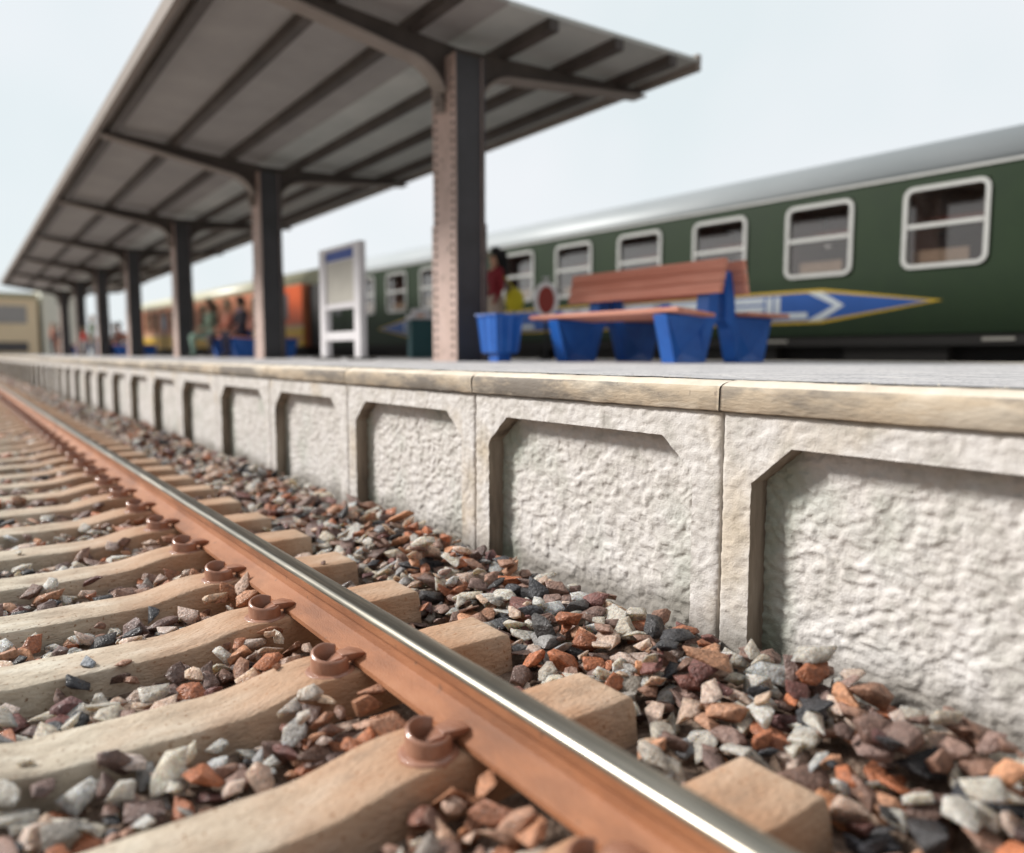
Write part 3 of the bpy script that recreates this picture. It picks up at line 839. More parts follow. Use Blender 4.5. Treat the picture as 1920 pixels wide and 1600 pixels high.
for i, y in enumerate(COLY):
    c = column_build(y, i < 2)
    # curved bracket arms to both eaves (one mesh per arm)
    for sx in (-1, 1):
        pts_b, pts_t = [], []
        L = 2.78 if sx < 0 else 3.0; zt_tip = 4.84 if sx < 0 else 4.72; zt_c = 4.60
        R = .55
        for k in range(9):
            a = k / 8 * PI / 2
            pts_b.append((.20 + R * (1 - math.cos(a)), 4.44 - R * (1 - math.sin(a)) - .04))
        pts_b.append((L, zt_tip - .09)); pts_b.append((L, zt_tip)); pts_b.append((.0, zt_c)); pts_b.append((0, 3.86)); 
        m = MB(); m.prism([(sx * p[0], p[1]) for p in pts_b], -.03, .03); m.cur = 1
        # flange along the lower edge
        lo_ = pts_b[:10]
        for p, q in zip(lo_[:-1], lo_[1:]):
            m.bar((sx * p[0], 0, p[1] - .012), (sx * q[0], 0, q[1] - .012), .24, .03)
        a_ = m.build('bracket_arm', [M['canopy_steel'], M['fascia']], CA); a_.location = (cx(y), y, 0)
YA, YB = 6.9, 51.2
def lbar(dx, z0, z1, w, name, m, ya=YA, yb=YB):
    q = MB(); vs = []
    for y in (ya, yb):
        for ddx, z in ((-w / 2, z0), (w / 2, z0), (w / 2, z1), (-w / 2, z1)): vs.append((cx(y) + dx + ddx, y, z))
    q.add(vs, [(3, 2, 1, 0), (4, 5, 6, 7)] + [(i, (i + 1) % 4, 4 + (i + 1) % 4, 4 + i) for i in range(4)])
    return q.build(name, m, CA)
def zs(dx):  # underside height of the roof sheets
    return 4.74 + (.17 if dx < 0 else .06) * abs(dx) / 2.9
for dx in (-2.62, -1.62, -.62, .62, 1.62, 2.55):
    lbar(dx, zs(dx) - .13, zs(dx) - .002, .13, 'purlin', M['canopy_steel'])
for sx in (-1, 1):
    L = 2.80 if sx < 0 else 3.0
    q = MB()
    for ya, yb in [(YA, 11.43)] + [(11.435 + 7 * k, 18.43 + 7 * k) for k in range(5)] + [(46.435, YB)]:
        vs = []
        for y in (ya, yb):
            for dx, zz in ((0, zs(0)), (sx * L, zs(sx * L)), (sx * L, zs(sx * L) + .05), (0, zs(0) + .05)): vs.append((cx(y) + dx, y, zz))
        q.add(vs, [(3, 2, 1, 0), (4, 5, 6, 7)] + [(i, (i + 1) % 4, 4 + (i + 1) % 4, 4 + i) for i in range(4)])
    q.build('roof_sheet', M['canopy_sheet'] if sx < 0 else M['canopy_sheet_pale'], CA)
    lbar(sx * (L + .04), zs(sx * L) - .10, zs(sx * L) + .10, .07, 'fascia', M['fascia'])
# ------------------------------------------------------------------ bench
def make_bench(label):
    t = thing('platform_bench', label, 'bench', (6.13, 5.85, PZ), 0, 'blue and red double benches on the platform')
    for yc in (-.88, .68):
        m = MB()
        for sx in (-1, 1):
            P_ = [(.80, .455), (.67, 0), (.24, 0), (.10, .455)]; a_, b_ = yc - .085, yc + .085
            V = [(sx * x, y, z) for y in (a_, b_) for x, z in P_] + [(sx * .53, a_ + .055, .10), (sx * .53, b_ - .055, .10)]
            F = [(i, (i + 1) % 4, 4 + (i + 1) % 4, 4 + i) for i in range(4)] + [((i + 1) % 4, i, 8) for i in range(4)] + [(4 + i, 4 + (i + 1) % 4, 9) for i in range(4)]
            m.add(V, F)
            m.prism([(sx * x, z) for x, z in ((.26, .03), (.17, .30), (.055, .42), (.05, .86), (.10, .90), (.17, .86), (.21, .44), (.30, .30))], yc - .080, yc + .080)
        o = m.build('support', M['blue'], t, bevel=.012)
    for sx in (-1, 1):
        for nm, q in (('seat', ((.80, .515), (.80, .475), (.28, .435), (.28, .470)) if sx < 0 else ((.90, .492), (.90, .456), (.22, .462), (.22, .498))),
                      ('backrest', ((.235, .665), (.175, .665), (.105, .985), (.160, .995)))):
            # q = outer, inner of one end, inner, outer of the other; planks with narrow seams
            m = MB()
            for i in range(3):
                u0, u1 = i / 3 + (.012 if i else 0), (i + 1) / 3 - (.012 if i < 2 else 0)
                L2 = lambda a, b, u: (sx * (a[0] + (b[0] - a[0]) * u), a[1] + (b[1] - a[1]) * u)
                m.prism([L2(q[0], q[3], u0), L2(q[1], q[2], u0), L2(q[1], q[2], u1), L2(q[0], q[3], u1)], -1.10, 1.09)
            # thin core closing the seams
            mid = lambda a, b, w: (a[0] + (b[0] - a[0]) * w, a[1] + (b[1] - a[1]) * w)
            c = [mid(q[0], q[1], .35), mid(q[0], q[1], .65), mid(q[3], q[2], .65), mid(q[3], q[2], .35)]
            c = [mid(c[0], c[3], .03), mid(c[1], c[2], .03), mid(c[2], c[1], .03), mid(c[3], c[0], .03)]
            m.prism([(sx * p[0], p[1]) for p in c], -1.08, 1.07)
            m.build(nm, M['wood'], t, bevel=.005)
    return t
bench = make_bench('red and blue double bench on empty platform in the right half of the photo')

# planter with fluted sides
t = thing('litter_bin', 'blue fluted tapering tub on a small foot beside the riveted column', 'bin', (5.02, 7.08, PZ))
m = MB()
n = 7
def flute(h, s):
    pts = []
    for (ax_, ay_), (bx_, by_) in (((-1, -1), (1, -1)), ((1, -1), (1, 1)), ((1, 1), (-1, 1)), ((-1, 1), (-1, -1))):
        nxn = (by_ - ay_) / 2, -(bx_ - ax_) / 2
        for i in range(10):
            u = i / 10; d = 0 if (i // 2) % 2 else -.07
            pts.append(((ax_ + (bx_ - ax_) * u + nxn[0] * d * (0 if i == 0 else 1)) * s, (ay_ + (by_ - ay_) * u + nxn[1] * d * (0 if i == 0 else 1)) * s, h))
    return pts
rings = [flute(.09, .125), flute(.11, .15), flute(.50, .185), flute(.515, .205), flute(.53, .195), [(p[0] * .86, p[1] * .86, .53) for p in flute(.53, .195)], [(p[0] * .8, p[1] * .8, .46) for p in flute(.46, .18)]]
V = [p for r in rings for p in r]; K = 40
Fq = [(j * K + i, j * K + (i + 1) % K, (j + 1) * K + (i + 1) % K, (j + 1) * K + i) for j in range(len(rings) - 1) for i in range(K)]
m.add(V, Fq + [tuple(range(K))[::-1], tuple(range(len(V) - K, len(V)))])
m.build('tub', M['blue'], t)
m = MB(); m.box(-.09, .09, -.09, .09, 0, .092, .01); m.build('foot', M['blue'], t)

# ------------------------------------------------------------------ notice board
t = thing('notice_board', 'pale grey double notice board with blue header strip standing on two legs', 'notice board', (5.10, 11.53, PZ))
for yy in (-.66, .66):
    m = MB(); m.box(-.05, .06, yy - .11, yy + .11, .03, 1.78, .012); m.build('post', M['signwhite'], t)
    m = MB(); m.box(-.16, .20, yy - .14, yy + .14, 0, .032, .008); m.build('foot', M['under'], t)
m = MB(); m.box(-.010, .020, -.55, .55, .86, 1.74); m.build('panel', M['signwhite'], t)
for x, sgn in ((-.010, -1), (.020, 1)):
    m = MB(); a_, b_ = sorted((x + sgn * .001, x + sgn * .008)); m.box(a_, b_, -.50, .50, .90, 1.54); m.build('poster', M['poster'], t)
    m = MB(); a_, b_ = sorted((x + sgn * .001, x + sgn * .012)); m.box(a_, b_, -.53, .53, 1.57, 1.71); m.build('header', M['banner'], t)
for z0, z1 in ((.80, .87), (.30, .44), (1.72, 1.782)):
    m = MB(); m.box(-.045, .055, -.55, .55, z0, z1, .008); m.build('crossbar', M['signwhite'], t)

# ------------------------------------------------------------------ oval sign
t = thing('oval_sign', 'dark red oval sign with pale rim and top knob behind the bench end', 'sign', (7.00, 8.72, PZ))
m = MB(); pts = [(.185 * math.cos(a), .97 - .10 + .25 * math.sin(a)) for a in [i * 2 * PI / 32 for i in range(32)]]
t.rotation_euler = (0, 0, -YAW)
m.prism(pts, -.02, .02); m.build('rim', plain('rim_white', (.92, .92, .92), .5), t)
m = MB(); m.prism([(p[0] * .64, .86 + (p[1] - .87) * .78) for p in pts], -.032, -.021); m.build('face', M['ovalred'], t)
m = MB(); m.tube((0, 0, 1.10), (0, 0, 1.17), .03, .02); m.tube((-.05, 0, 1.17), (.05, 0, 1.17), .02); m.build('knob', M['white'], t)
m = MB(); m.tube((0, 0, 0), (0, 0, .65), .022); m.tube((0, 0, 0), (0, 0, .02), .10); m.build('pole', M['black'], t)

# ------------------------------------------------------------------ coaches
UA = .04
def coach(name, label, s0, s1, style, wins, door_s):
    """s runs along the train away from the camera; local +y = away, local -x = towards the platform"""
    t = thing(name, label, 'railway coach', (11.42, 4.70, 0), UA)
    zb, zg, wz0, wz1, Wd = 1.34, 3.60, 2.285, 3.42, 2.82
    side = MB(); side.cur = 0
    band = style == 'orange'
    # near side wall with true window openings
    th = .05
    def wallbox(ya, yb, za, zb_, mi=0, x0=0.0):
        side.cur = mi; side.box(x0, x0 + th, ya, yb, za, zb_)
    lows = [(zb, wz0, 0)] if not band else [(zb, 2.0, 1), (2.0, 2.14, 2), (2.14, wz0, 0)]
    for za, zc, mi in lows: wallbox(s0, s1, za, zc, mi)
    wallbox(s0, s1, wz1, zg, 0)
    cur = s0
    for a, w in wins:
        wallbox(cur, a, wz0, wz1); cur = a + w
    wallbox(cur, s1, wz0, wz1)
    # far side wall, the same openings
    for za, zc, mi in lows: wallbox(s0, s1, za, zc, mi, Wd - th)
    wallbox(s0, s1, wz1, zg, 0, Wd - th); cur = s0
    for a, w in wins:
        wallbox(cur, a, wz0, wz1, 0, Wd - th); cur = a + w
    wallbox(cur, s1, wz0, wz1, 0, Wd - th)
    # ends
    side.cur = 0
    for a, c in ((s0, s0 + th), (s1 - th, s1)):
        side.box(th, Wd - th, a, c, zb, zg)
    side.box(th, Wd - th, s0 + th, s1 - th, zb, zb + .06)
    side.build('body', [M['green'], M['yellow'], M['tan']] if not band else [M['salmon'], M['yellow'], M['tan']], t)
    # roof
    pr = []
    nseg = 28
    for i in range(nseg + 1):
        a = PI - PI * i / nseg
        ex = .72
        x = Wd / 2 + (Wd / 2 + .012) * math.copysign(abs(math.cos(a)) ** ex, math.cos(a)); z = zg + .64 * abs(math.sin(a)) ** .9
        pr.append((x, z))
    m = MB(); n_ = len(pr); V = [(p[0], y, p[1]) for y in (s0 - .02, s1 + .02) for p in pr]
    m.add(V, [(i, i + 1, n_ + i + 1, n_ + i) for i in range(n_ - 1)] + [tuple(range(n_))[::-1], tuple(range(n_, 2 * n_)), (0, n_, 2 * n_ - 1, n_ - 1)])
    ro = m.build('roof', M['roof'] if not band else M['creamroof'], t, smooth=True)
    for p in ro.data.polygons:
        if len(p.vertices) > 4 or abs(p.normal.y) > .9 or p.normal.z < -.5: p.use_smooth = False
    m = MB(); m.box(-.022, .002, s0, s1, zg - .02, zg + .015); m.build('gutter', M['white'] if not band else M['creamroof'], t)
    # windows
    for a, w in wins:
        fr = MB(); r = .13; ring_o, ring_i = [], []
        for (cy, cz, a0) in ((a + w - r, wz1 - r, 0), (a + r, wz1 - r, PI / 2), (a + r, wz0 + r, PI), (a + w - r, wz0 + r, 1.5 * PI)):
            for i in range(6):
                an = a0 + i * PI / 2 / 5
                ring_o.append((cy + (r + .012) * math.cos(an), cz + (r + .012) * math.sin(an)))
                ring_i.append((cy + (r - .048) * math.cos(an), cz + (r - .048) * math.sin(an)))
        K = len(ring_o); V = [(x, *p) for x in (-.030, .03) for ring in (ring_o, ring_i) for p in ring]
        F = []
        for i in range(K):
            j = (i + 1) % K
            F += [(i, j, K + j, K + i), (K + i, K + j, 3 * K + j, 3 * K + i), (i, 2 * K + i, 2 * K + j, j), (2 * K + i, 3 * K + i, 3 * K + j, 2 * K + j)]
        fr.add(V, F)
        fr.box(-.024, .02, a + .06, a + w - .06, wz0 + .56, wz0 + .62)
        f = fr.build('window', M['white'] if not band else M['tan'], t)
        p = MB(); p.box(.021, .027, a + .03, a + w - .03, wz0 + .03, wz1 - .03); p.build('pane', M['glass'], f)
    # interior: corridor wall, compartment walls, seats
    m = MB(); m.cur = 0
    m.cur = 1; m.box(1.75, 1.79, s0 + .1, s1 - .1, zb + .06, 2.98); m.cur = 0; m.box(1.75, 1.79, s0 + .1, s1 - .1, 3.25, zg - .01)
    m.box(.06, 2.7, s0 + .1, s1 - .1, zg - .06, zg - .012)
    m.cur = 1
    for a, w in wins:
        m.box(.12, 1.74, a + w + .30, a + w + .36, zb + .07, zg - .07)
        m.box(.10, 1.70, a + w - .06, a + w + .10, zb + .4, 2.80); m.box(.10, 1.70, a - .22, a - .02, zb + .4, 2.80)
        m.box(.25, 1.72, a + .08, a + w - .1, 2.92, 3.02)
    m.build('interior', [M['cream'], M['seatred']], t)
    q_ = MB()
    for a, w in wins:
        q_.box(.10, .14, a + .10 + .2 * random.random(), a + w - .2 * random.random(), 2.36, 2.36 + random.uniform(.12, .3))
    q_.build('table_cloths', M['cream'], t)
    # underframe, bogies, boxes
    m = MB(); m.box(.10, Wd - .10, s0 + .05, s1 - .05, 1.20, zb - .002)
    m.box(.03, .09, s0 + .2, s1 - .2, 1.17, 1.335)
    q = s0 + 4.8
    while q < s1 - 5:
        L = random.uniform(.9, 2.4); m.box(.12, 1.0, q, q + L, .62 + random.uniform(0, .15), 1.198); q += L + random.uniform(.25, 1.4)
    m.build('underframe', M['under'], t)
    m = MB(); m.box(.34, Wd - .34, s0 + .3, s1 - .3, .58, 1.199); m.build('frame_well', M['black'], t)
    for c in (s0 + 2.9, s1 - 2.9):
        if c < -6: continue
        bg = MB(); bg.box(.28, .40, c - 1.6, c + 1.6, .72, .98, .03); bg.box(Wd - .40, Wd - .28, c - 1.6, c + 1.6, .72, .98, .03); bg.box(.40, Wd - .40, c - .3, c + .3, .75, 1.05)
        bo = bg.build('bogie', M['black'], t)
        for dy in (-1.25, 1.25):
            wm = MB()
            for xx in (.62, 2.06): wm.tube((xx, c + dy, .66), (xx + .13, c + dy, .66), .46, .46, 28)
            wm.tube((.5, c + dy, .66), (2.3, c + dy, .66), .08)
            wm.build('wheelset', M['under'], bo)
    # small pale fittings on the solebar
    for y_ in (3.2, -.15) if not band else ():
        m = MB(); m.box(.015, .045, y_ - .22, y_ + .18, 1.235, 1.275); m.build('solebar_plate', M['poster'], t)
    # door
    dw = 2.05 if band else .85
    d = MB(); d.box(-.012, .004, door_s, door_s + .85, zb + .03, wz1 + .04)
    if band:
        d = MB(); d.box(-.012, .004, door_s, door_s + dw, 2.14, zg - .03); d.cur = 1; d.box(-.012, .004, door_s, door_s + dw, zb + .03, 2.0)
    do = d.build('door', [M['green']] if not band else [M['orange'], M['yellow']], t)
    m = MB(); m.box(-.030, -.0125, door_s + (.22 if not band else 1.25), door_s + (.63 if not band else 1.75), 2.35, 3.30); m.build('door_window', M['dkglass'], do)
    return t
W1 = [(1.9 * k + .015, 1.125) for k in range(-1, 10)]
c1 = coach('green_coach', 'dark green passenger coach with silver roof and blue arrow stripe', -4.3, 21.0, 'green', W1, 19.2)
g_ = MB(); g_.box(.25, 2.5, 21.0, 22.5, 1.35, 3.55); g_.build('gangway_shade', M['black'], c1)  # gangway block, made black to stand for the shade between the coaches
W2 = [(24.9 + 1.75 * k, 1.05) for k in range(0, 12)]
c2 = coach('orange_coach', 'salmon, orange and yellow passenger coach with cream roof, behind the notice board', 22.55, 47.1, 'orange', W2, 22.57)

# blue arrow stripe with its lettering, raised on the side of the green coach
def arrow_poly(e):
    zc, hh = 1.810, .27 - e
    tip = .55 + e * 3.6; sh = 2.38 + e * .6
    return [(tip, zc), (sh, zc + hh), (15.2 - e * .6, zc + hh), (16.95 - e * 3.6, zc), (15.2 - e * .6, zc - hh), (sh, zc - hh)]
m = MB(); m.prism(arrow_poly(0), -.006, -.0005, 'x'); ar = m.build('arrow_stripe', M['arrowyellow'], c1)
m = MB(); m.prism(arrow_poly(.045), -.010, -.0062, 'x'); ab = m.build('arrow_field', M['arrowblue'], ar)
zlo, zhi = 1.622, 1.998
def letter(rects, poly=None):
    m = MB()
    for a, c, z0, z1 in rects: m.box(-.0135, -.0102, min(a, c), max(a, c), z0, z1)
    if poly: m.prism(poly, -.0135, -.0102, 'x')
    m.build('letter' if rects else 'chevron', M['letter'], ar)
letter([(3.26, 3.38, zlo, zhi), (3.22, 3.12, zlo, zhi), (3.26, 2.62, zlo, zlo + .10)])                   # L
letter([(4.12, 3.42, z, z + .10) for z in (zlo, zlo + .138, zlo + .276)] + [(4.30, 4.12, zlo, zhi)])       # E
letter([], [(2.16, 1.81), (2.62, 2.035), (2.38, 2.035), (2.0, 1.81), (2.38, 1.585), (2.62, 1.585)])
# the run of the word hidden behind bench and column
letter([(4.75, 5.45, zlo, zhi)])
letter([(5.72, 6.65, zhi - .12, zhi), (5.72, 5.9, zlo, zhi), (6.47, 6.65, zlo, zhi), (5.72, 6.65, 1.76, 1.86)])
letter([(7.6, 8.5, zhi - .12, zhi), (7.97, 8.14, zlo, zhi)])
letter([(9.5, 10.15, zlo, zlo + .11), (10.0, 10.15, zlo, zhi)])
letter([(14.55, 14.68, zlo + .02, zhi - .05), (14.28, 14.40, zlo + .02, zhi - .05), (14.28, 14.68, 1.86, 1.95), (14.28, 14.68, 1.74, 1.80)])
letter([(15.35, 15.25, 1.68, 1.94), (14.95, 15.35, 1.90, 1.96), (14.95, 15.35, 1.66, 1.72), (14.95, 15.05, 1.66, 1.82)])

# ------------------------------------------------------------------ people
SKIN = plain('skin', (.50, .28, .18), .6)
def cloth(n, c): return plain(n, c, .85)
def person(label, loc, rz, pose, top, legs, hair, shoes=(.03, .025, .02), scale=1.0, extra=None, hairlong=False):
    H_ = 1.0
    if pose == 'stand':
        J = {'pel': (0, 0, .95), 'wst': (0, 0, 1.08), 'chs': (0, -.01, 1.30), 'nck': (0, 0, 1.47), 'hd0': (0, -.015, 1.56), 'hd1': (0, -.02, 1.66),
             'shL': (.17, 0, 1.40), 'elL': (.23, .02, 1.14), 'wrL': (.21, -.10, .93), 'haL': (.20, -.14, .86), 'shR': (-.17, 0, 1.40), 'elR': (-.23, .03, 1.14), 'wrR': (-.20, -.08, .93), 'haR': (-.19, -.12, .86),
             'hpL': (.09, 0, .90), 'knL': (.10, -.03, .50), 'anL': (.11, .02, .09), 'toL': (.12, -.14, .035), 'hpR': (-.09, 0, .90), 'knR': (-.10, -.01, .50), 'anR': (-.11, .05, .09), 'toR': (-.13, -.11, .035)}
    else:
        J = {'pel': (0, .02, .56), 'wst': (0, .03, .70), 'chs': (0, 0, .93), 'nck': (0, -.01, 1.10), 'hd0': (0, -.04, 1.19), 'hd1': (0, -.05, 1.29),
             'shL': (.17, 0, 1.03), 'elL': (.22, -.06, .78), 'wrL': (.14, -.27, .68), 'haL': (.11, -.34, .66), 'shR': (-.17, 0, 1.03), 'elR': (-.22, -.06, .78), 'wrR': (-.14, -.27, .68), 'haR': (-.11, -.34, .66),
             'hpL': (.10, -.03, .53), 'knL': (.13, -.45, .52), 'anL': (.13, -.44, .10), 'toL': (.14, -.60, .035), 'hpR': (-.10, -.03, .53), 'knR': (-.12, -.44, .52), 'anR': (-.13, -.36, .10), 'toR': (-.14, -.52, .035)}
    Rd = {'pel': .135, 'wst': .115, 'chs': .145, 'nck': .055, 'hd0': .075, 'hd1': .092, 'shL': .07, 'elL': .045, 'wrL': .03, 'haL': .034, 'shR': .07, 'elR': .045, 'wrR': .03, 'haR': .034,
          'hpL': .10, 'knL': .068, 'anL': .042, 'toL': .034, 'hpR': .10, 'knR': .068, 'anR': .042, 'toR': .034}
    Ed = [('pel', 'wst'), ('wst', 'chs'), ('chs', 'nck'), ('nck', 'hd0'), ('hd0', 'hd1')]
    for s in 'LR': Ed += [('chs', 'sh' + s), ('sh' + s, 'el' + s), ('el' + s, 'wr' + s), ('wr' + s, 'ha' + s), ('pel', 'hp' + s), ('hp' + s, 'kn' + s), ('kn' + s, 'an' + s), ('an' + s, 'to' + s)]
    keys = list(J); me = bpy.data.meshes.new('person_cage'); me.from_pydata([J[k] for k in keys], [(keys.index(a), keys.index(c)) for a, c in Ed], [])
    tmp = bpy.data.objects.new('person_cage', me); COL.objects.link(tmp)
    md = tmp.modifiers.new('skin', 'SKIN'); md.use_smooth_shade = True
    for v, k in zip(me.skin_vertices[0].data, keys):
        v.radius = (Rd[k], Rd[k] * (.78 if k in ('chs', 'wst', 'pel') else 1)); v.use_root = k == 'pel'
    tmp.modifiers.new('sub', 'SUBSURF').levels = 2
    dg = bpy.context.evaluated_depsgraph_get(); body = bpy.data.meshes.new_from_object(tmp.evaluated_get(dg))
    bpy.data.objects.remove(tmp)
    mats = [SKIN, cloth('top', top), cloth('legs', legs), cloth('shoes', shoes)]
    body.materials.clear()
    for x in mats: body.materials.append(x)
    zone = {'hd0': 0, 'hd1': 0, 'nck': 0, 'haL': 0, 'haR': 0, 'pel': 2, 'hpL': 2, 'hpR': 2, 'knL': 2, 'knR': 2, 'anL': 2, 'anR': 2, 'toL': 3, 'toR': 3}
    KP = np.array([J[k] for k in keys])
    for p in body.polygons:
        d = np.linalg.norm(KP - np.array(p.center), axis=1) - np.array([Rd[k] for k in keys]) * .6
        p.material_index = zone.get(keys[int(np.argmin(d))], 1); p.use_smooth = True
    o = bpy.data.objects.new('person', body); COL.objects.link(o)
    o.location = loc; o.rotation_euler = (0, 0, rz); o.scale = (scale,) * 3
    tagp(o, label, 'person')
    hx_, hy_, hz_ = J['hd1']
    # face: nose, eyes, ears kept as small relief on the hair/face child
    bm = bmesh.new(); bmesh.ops.create_uvsphere(bm, u_segments=16, v_segments=10, radius=.118)
    for v in bm.verts:
        v.co.z *= 1.06
        if v.co.y < -.02 and v.co.z < .045: v.co.y = -.02 + (v.co.y + .02) * .15
        if hairlong and v.co.z < 0 and v.co.y > 0: v.co.z *= 3.0
        v.co += Vector((hx_, hy_ + .032, hz_ + .014))
    hm = bpy.data.meshes.new('hair'); bm.to_mesh(hm); bm.free(); hm.materials.append(cloth('hair', hair)); hm.polygons.foreach_set('use_smooth', [True] * len(hm.polygons))
    ho = bpy.data.objects.new('hair', hm); COL.objects.link(ho); ho.parent = o
    if hairlong:
        bm = bmesh.new(); bmesh.ops.create_uvsphere(bm, u_segments=16, v_segments=12, radius=1)
        for v in bm.verts: v.co = Vector((v.co.x * (.115 + .03 * (v.co.z < 0)), v.co.y * .085 + .135, v.co.z * .27 + hz_ - .16))
        lm = bpy.data.meshes.new('long_hair'); bm.to_mesh(lm); bm.free(); lm.materials.append(hm.materials[0]); lm.polygons.foreach_set('use_smooth', [True] * len(lm.polygons))
        lo2 = bpy.data.objects.new('long_hair', lm); COL.objects.link(lo2); lo2.parent = o
    fb = MB(); fb.tube((hx_, hy_ - .085, hz_ - .01), (hx_, hy_ - .112, hz_ - .028), .010, .016, 8)
    for sx in (-1, 1): fb.tube((sx * .033 + hx_, hy_ - .080, hz_ + .012), (sx * .033 + hx_, hy_ - .092, hz_ + .012), .011, .009, 8)
    fb.build('face', SKIN, o)
    if extra: extra(o, J)
    return o

def skirt(mat_, z0, z1, r0, r1, name='skirt'):
    def fn(o, J):
        m = MB(); x, y, z = J['pel']; m.tube((0, y, z0), (0, y, z1), r0, r1, 20); m.build(name, mat_, o, smooth=False)
    return fn
def woman_extra(o, J):
    skirt(cloth('skirt', (.50, .42, .34)), .55, 1.0, .17, .14)(o, J)
def bag_mesh(name, c, size_, loc):
    bm = bmesh.new(); bmesh.ops.create_uvsphere(bm, u_segments=18, v_segments=12, radius=1)
    for v in bm.verts: v.co = Vector((v.co.x * size_[0], v.co.y * size_[1], v.co.z * size_[2] * (1 if v.co.z > 0 else .85))) + Vector(loc)
    me_ = bpy.data.meshes.new(name); bm.to_mesh(me_); bm.free(); me_.materials.append(cloth(name, c)); me_.polygons.foreach_set('use_smooth', [True] * len(me_.polygons))
    o = bpy.data.objects.new(name, me_); COL.objects.link(o); return o
person('standing woman with long black hair and crimson jacket behind the blue tub', (6.93, 9.90, PZ), -1.75, 'stand', (.22, .012, .02), (.45, .36, .30), (.006, .005, .005), scale=.97, extra=woman_extra, hairlong=True)
bg_ = bag_mesh('shoulder_bag', (.60, .50, .02), (.16, .13, .20), (7.10, 9.62, PZ + .90)); tagp(bg_, 'bright yellow rounded bag carried by the woman in crimson', 'bag')
st = MB(); st.bar((7.10, 9.62, PZ + 1.08), (6.98, 9.84, PZ + 1.36), .03, .012); s_ = st.build('strap', cloth('strap', (.60, .50, .02)), bg_)
t = thing('litter_bin', 'dark teal upright litter bin with pale lid half hidden by the nearest column', 'bin', (6.47, 11.43, PZ), -.3)
m = MB(); m.prism([(-.20, -.16), (.20, -.16), (.20, .16), (-.20, .16)], .02, .66, 'z'); m.build('body', plain('teal_plastic', (.012, .075, .085), .5), t, bevel=.03)
m = MB(); m.prism([(-.22, -.18), (.22, -.18), (.22, .18), (-.22, .18)], .665, .74, 'z'); m.prism([(-.15, -.11), (.15, -.11), (.15, .11), (-.15, .11)], .735, .84, 'z'); m.build('lid', M['signwhite'], t, bevel=.02)
m = MB(); m.box(-.10, .02, -.186, -.181, .70, .735); m.build('sticker', plain('orange_sticker', (.65, .28, .10), .6), t)

# benches farther along and the people on them
def far_bench(y, x=5.95, lab=''):
    c = copy_tree(bench); c.location = (x, y, PZ); c['label'] = lab; return c
far_bench(19.0, 6.05, 'double bench with blue supports between the second and third columns from the front')
person('person in pale green suit sitting on the near side of the second bench', (5.50, 20.6, PZ), -PI / 2, 'sit', (.22, .30, .22), (.25, .38, .30), (.10, .07, .05), scale=1.06)
person('person in salmon top seated in the middle of the second bench', (5.58, 19.35, PZ), -PI / 2, 'sit', (.62, .25, .17), (.05, .04, .05), (.45, .36, .25))
def bag_scarf(o):
    m = MB(); m.tube((0, -.01, 1.07), (0, -.01, 1.13), .085, .07, 12); m.build('scarf', cloth('lilac', (.35, .28, .50)), o)
person('person in dark coat with lilac scarf at the right end of the second bench', (5.60, 18.35, PZ), -PI / 2 + .3, 'sit', (.04, .035, .05), (.03, .03, .07), (.02, .02, .02),
       extra=lambda o, J: bag_scarf(o))
far_bench(35.6, 6.3, 'double bench with blue supports between the fourth and fifth columns from the front')
person('person in white shirt seated on the third bench from the front', (5.80, 36.5, PZ), -PI / 2, 'sit', (.55, .50, .48), (.12, .16, .2), (.15, .10, .06))
person('person in salmon shirt seated beside the white shirt on the third bench', (5.82, 35.4, PZ), -PI / 2, 'sit', (.50, .22, .16), (.04, .04, .05), (.05, .04, .03))
person('person in olive green top standing near the fifth column from the front', (5.25, 38.6, PZ), -1.4, 'stand', (.12, .16, .03), (.45, .42, .36), (.62, .42, .20))
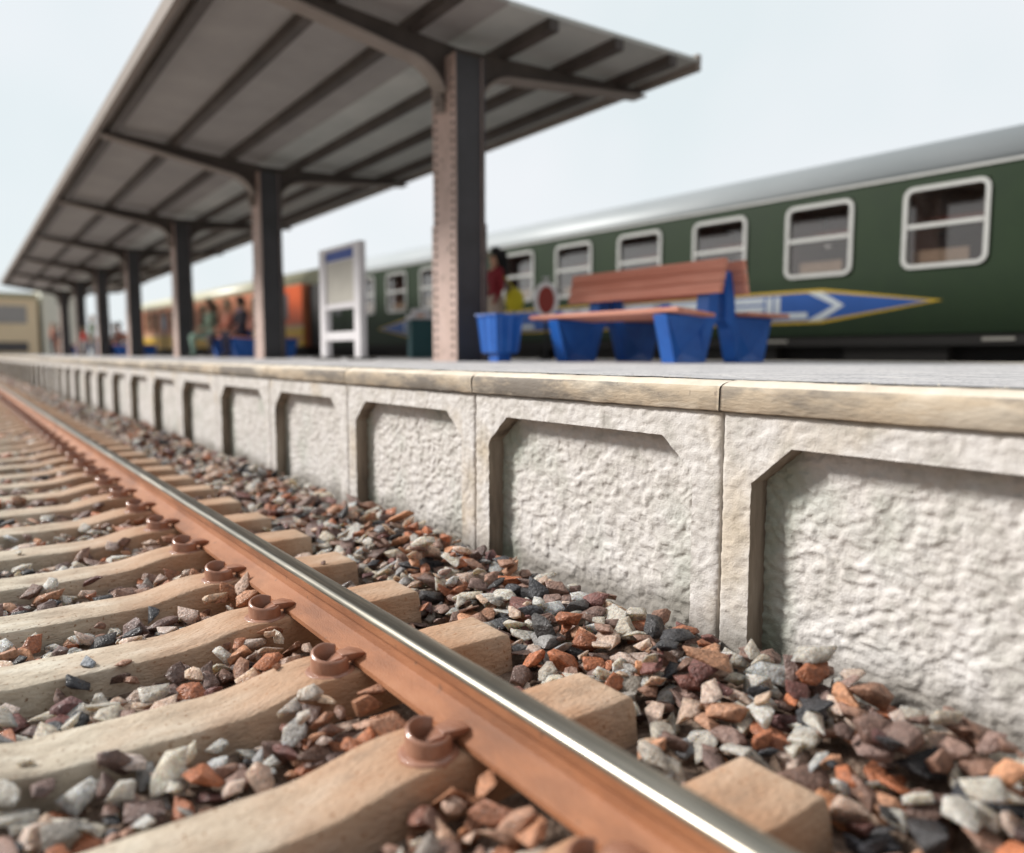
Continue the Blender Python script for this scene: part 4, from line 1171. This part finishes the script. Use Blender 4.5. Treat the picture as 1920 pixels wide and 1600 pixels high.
person('person in red top with white trousers beside the olive green one', (5.02, 39.5, PZ), -1.2, 'stand', (.62, .05, .03), (.60, .56, .56), (.5, .4, .25), scale=.72)
far_bench(46.5, 6.2, 'double bench with blue supports just before the farthest column')
person('person with rust coloured coat standing at the far left platform end', (4.95, 51.5, PZ), -1.4, 'stand', (.50, .16, .08), (.06, .06, .08), (.45, .28, .18), scale=1.05)
person('person in black coat standing close behind the rust coloured coat', (5.30, 52.4, PZ), -1.2, 'stand', (.05, .05, .06), (.35, .12, .06), (.2, .12, .08), scale=1.0)
person('small seated person in maroon on the farthest bench', (5.75, 46.3, PZ), -PI / 2, 'sit', (.28, .08, .08), (.03, .03, .06), (.06, .04, .03))
# round blue-grey sign on the platform between far columns
t = thing('round_sign', 'small blurred blue grey round sign on a post between far columns', 'sign', (6.1, 28.6, PZ))
m = MB(); m.tube((0, 0, 0), (0, 0, 1.0), .03); m.build('pole', M['under'], t)
m = MB(); m.tube((-.02, 0, 1.15), (.02, 0, 1.15), .30, .30, 24); m.build('disc', plain('bluegrey', (.16, .24, .32), .5), t)

# ------------------------------------------------------------------ far buildings
def building(label, x0, x1, y0, y1, h, wall, upper=None, rows=()):
    t = thing('building', label, 'building', (x0, y0, -.16))
    w, d = x1 - x0, y1 - y0
    m = MB(); m.box(0, w, 0, d, 0, h, .02); m.build('wall', wall, t)
    if upper:
        z0, z1 = upper; m = MB(); m.box(-.12, w + .12, -.12, d + .12, z1, z1 + .5); m.build('roof', M['creamroof'], t)
    for z0, z1, n, mat_ in rows:
        for i in range(n):
            a = .6 + i * (w - 1.2) / n; m = MB(); m.box(a + .25, a + (w - 1.2) / n - .25, -.06, -.003, z0, z1); m.build('window', mat_, t)
    return t
building('blurred beige building with grey window band at the far left edge', -14, 7.0, 84, 92, 6.3, M['beige'], (4.3, 6.3), rows=((4.0, 5.6, 6, M['greyroof']), (1.4, 2.3, 6, M['dkglass'])))
building('pale windowless tower block right of the beige building, behind the farthest columns', 7.4, 10.4, 84.5, 92, 8.4, M['palewall'])
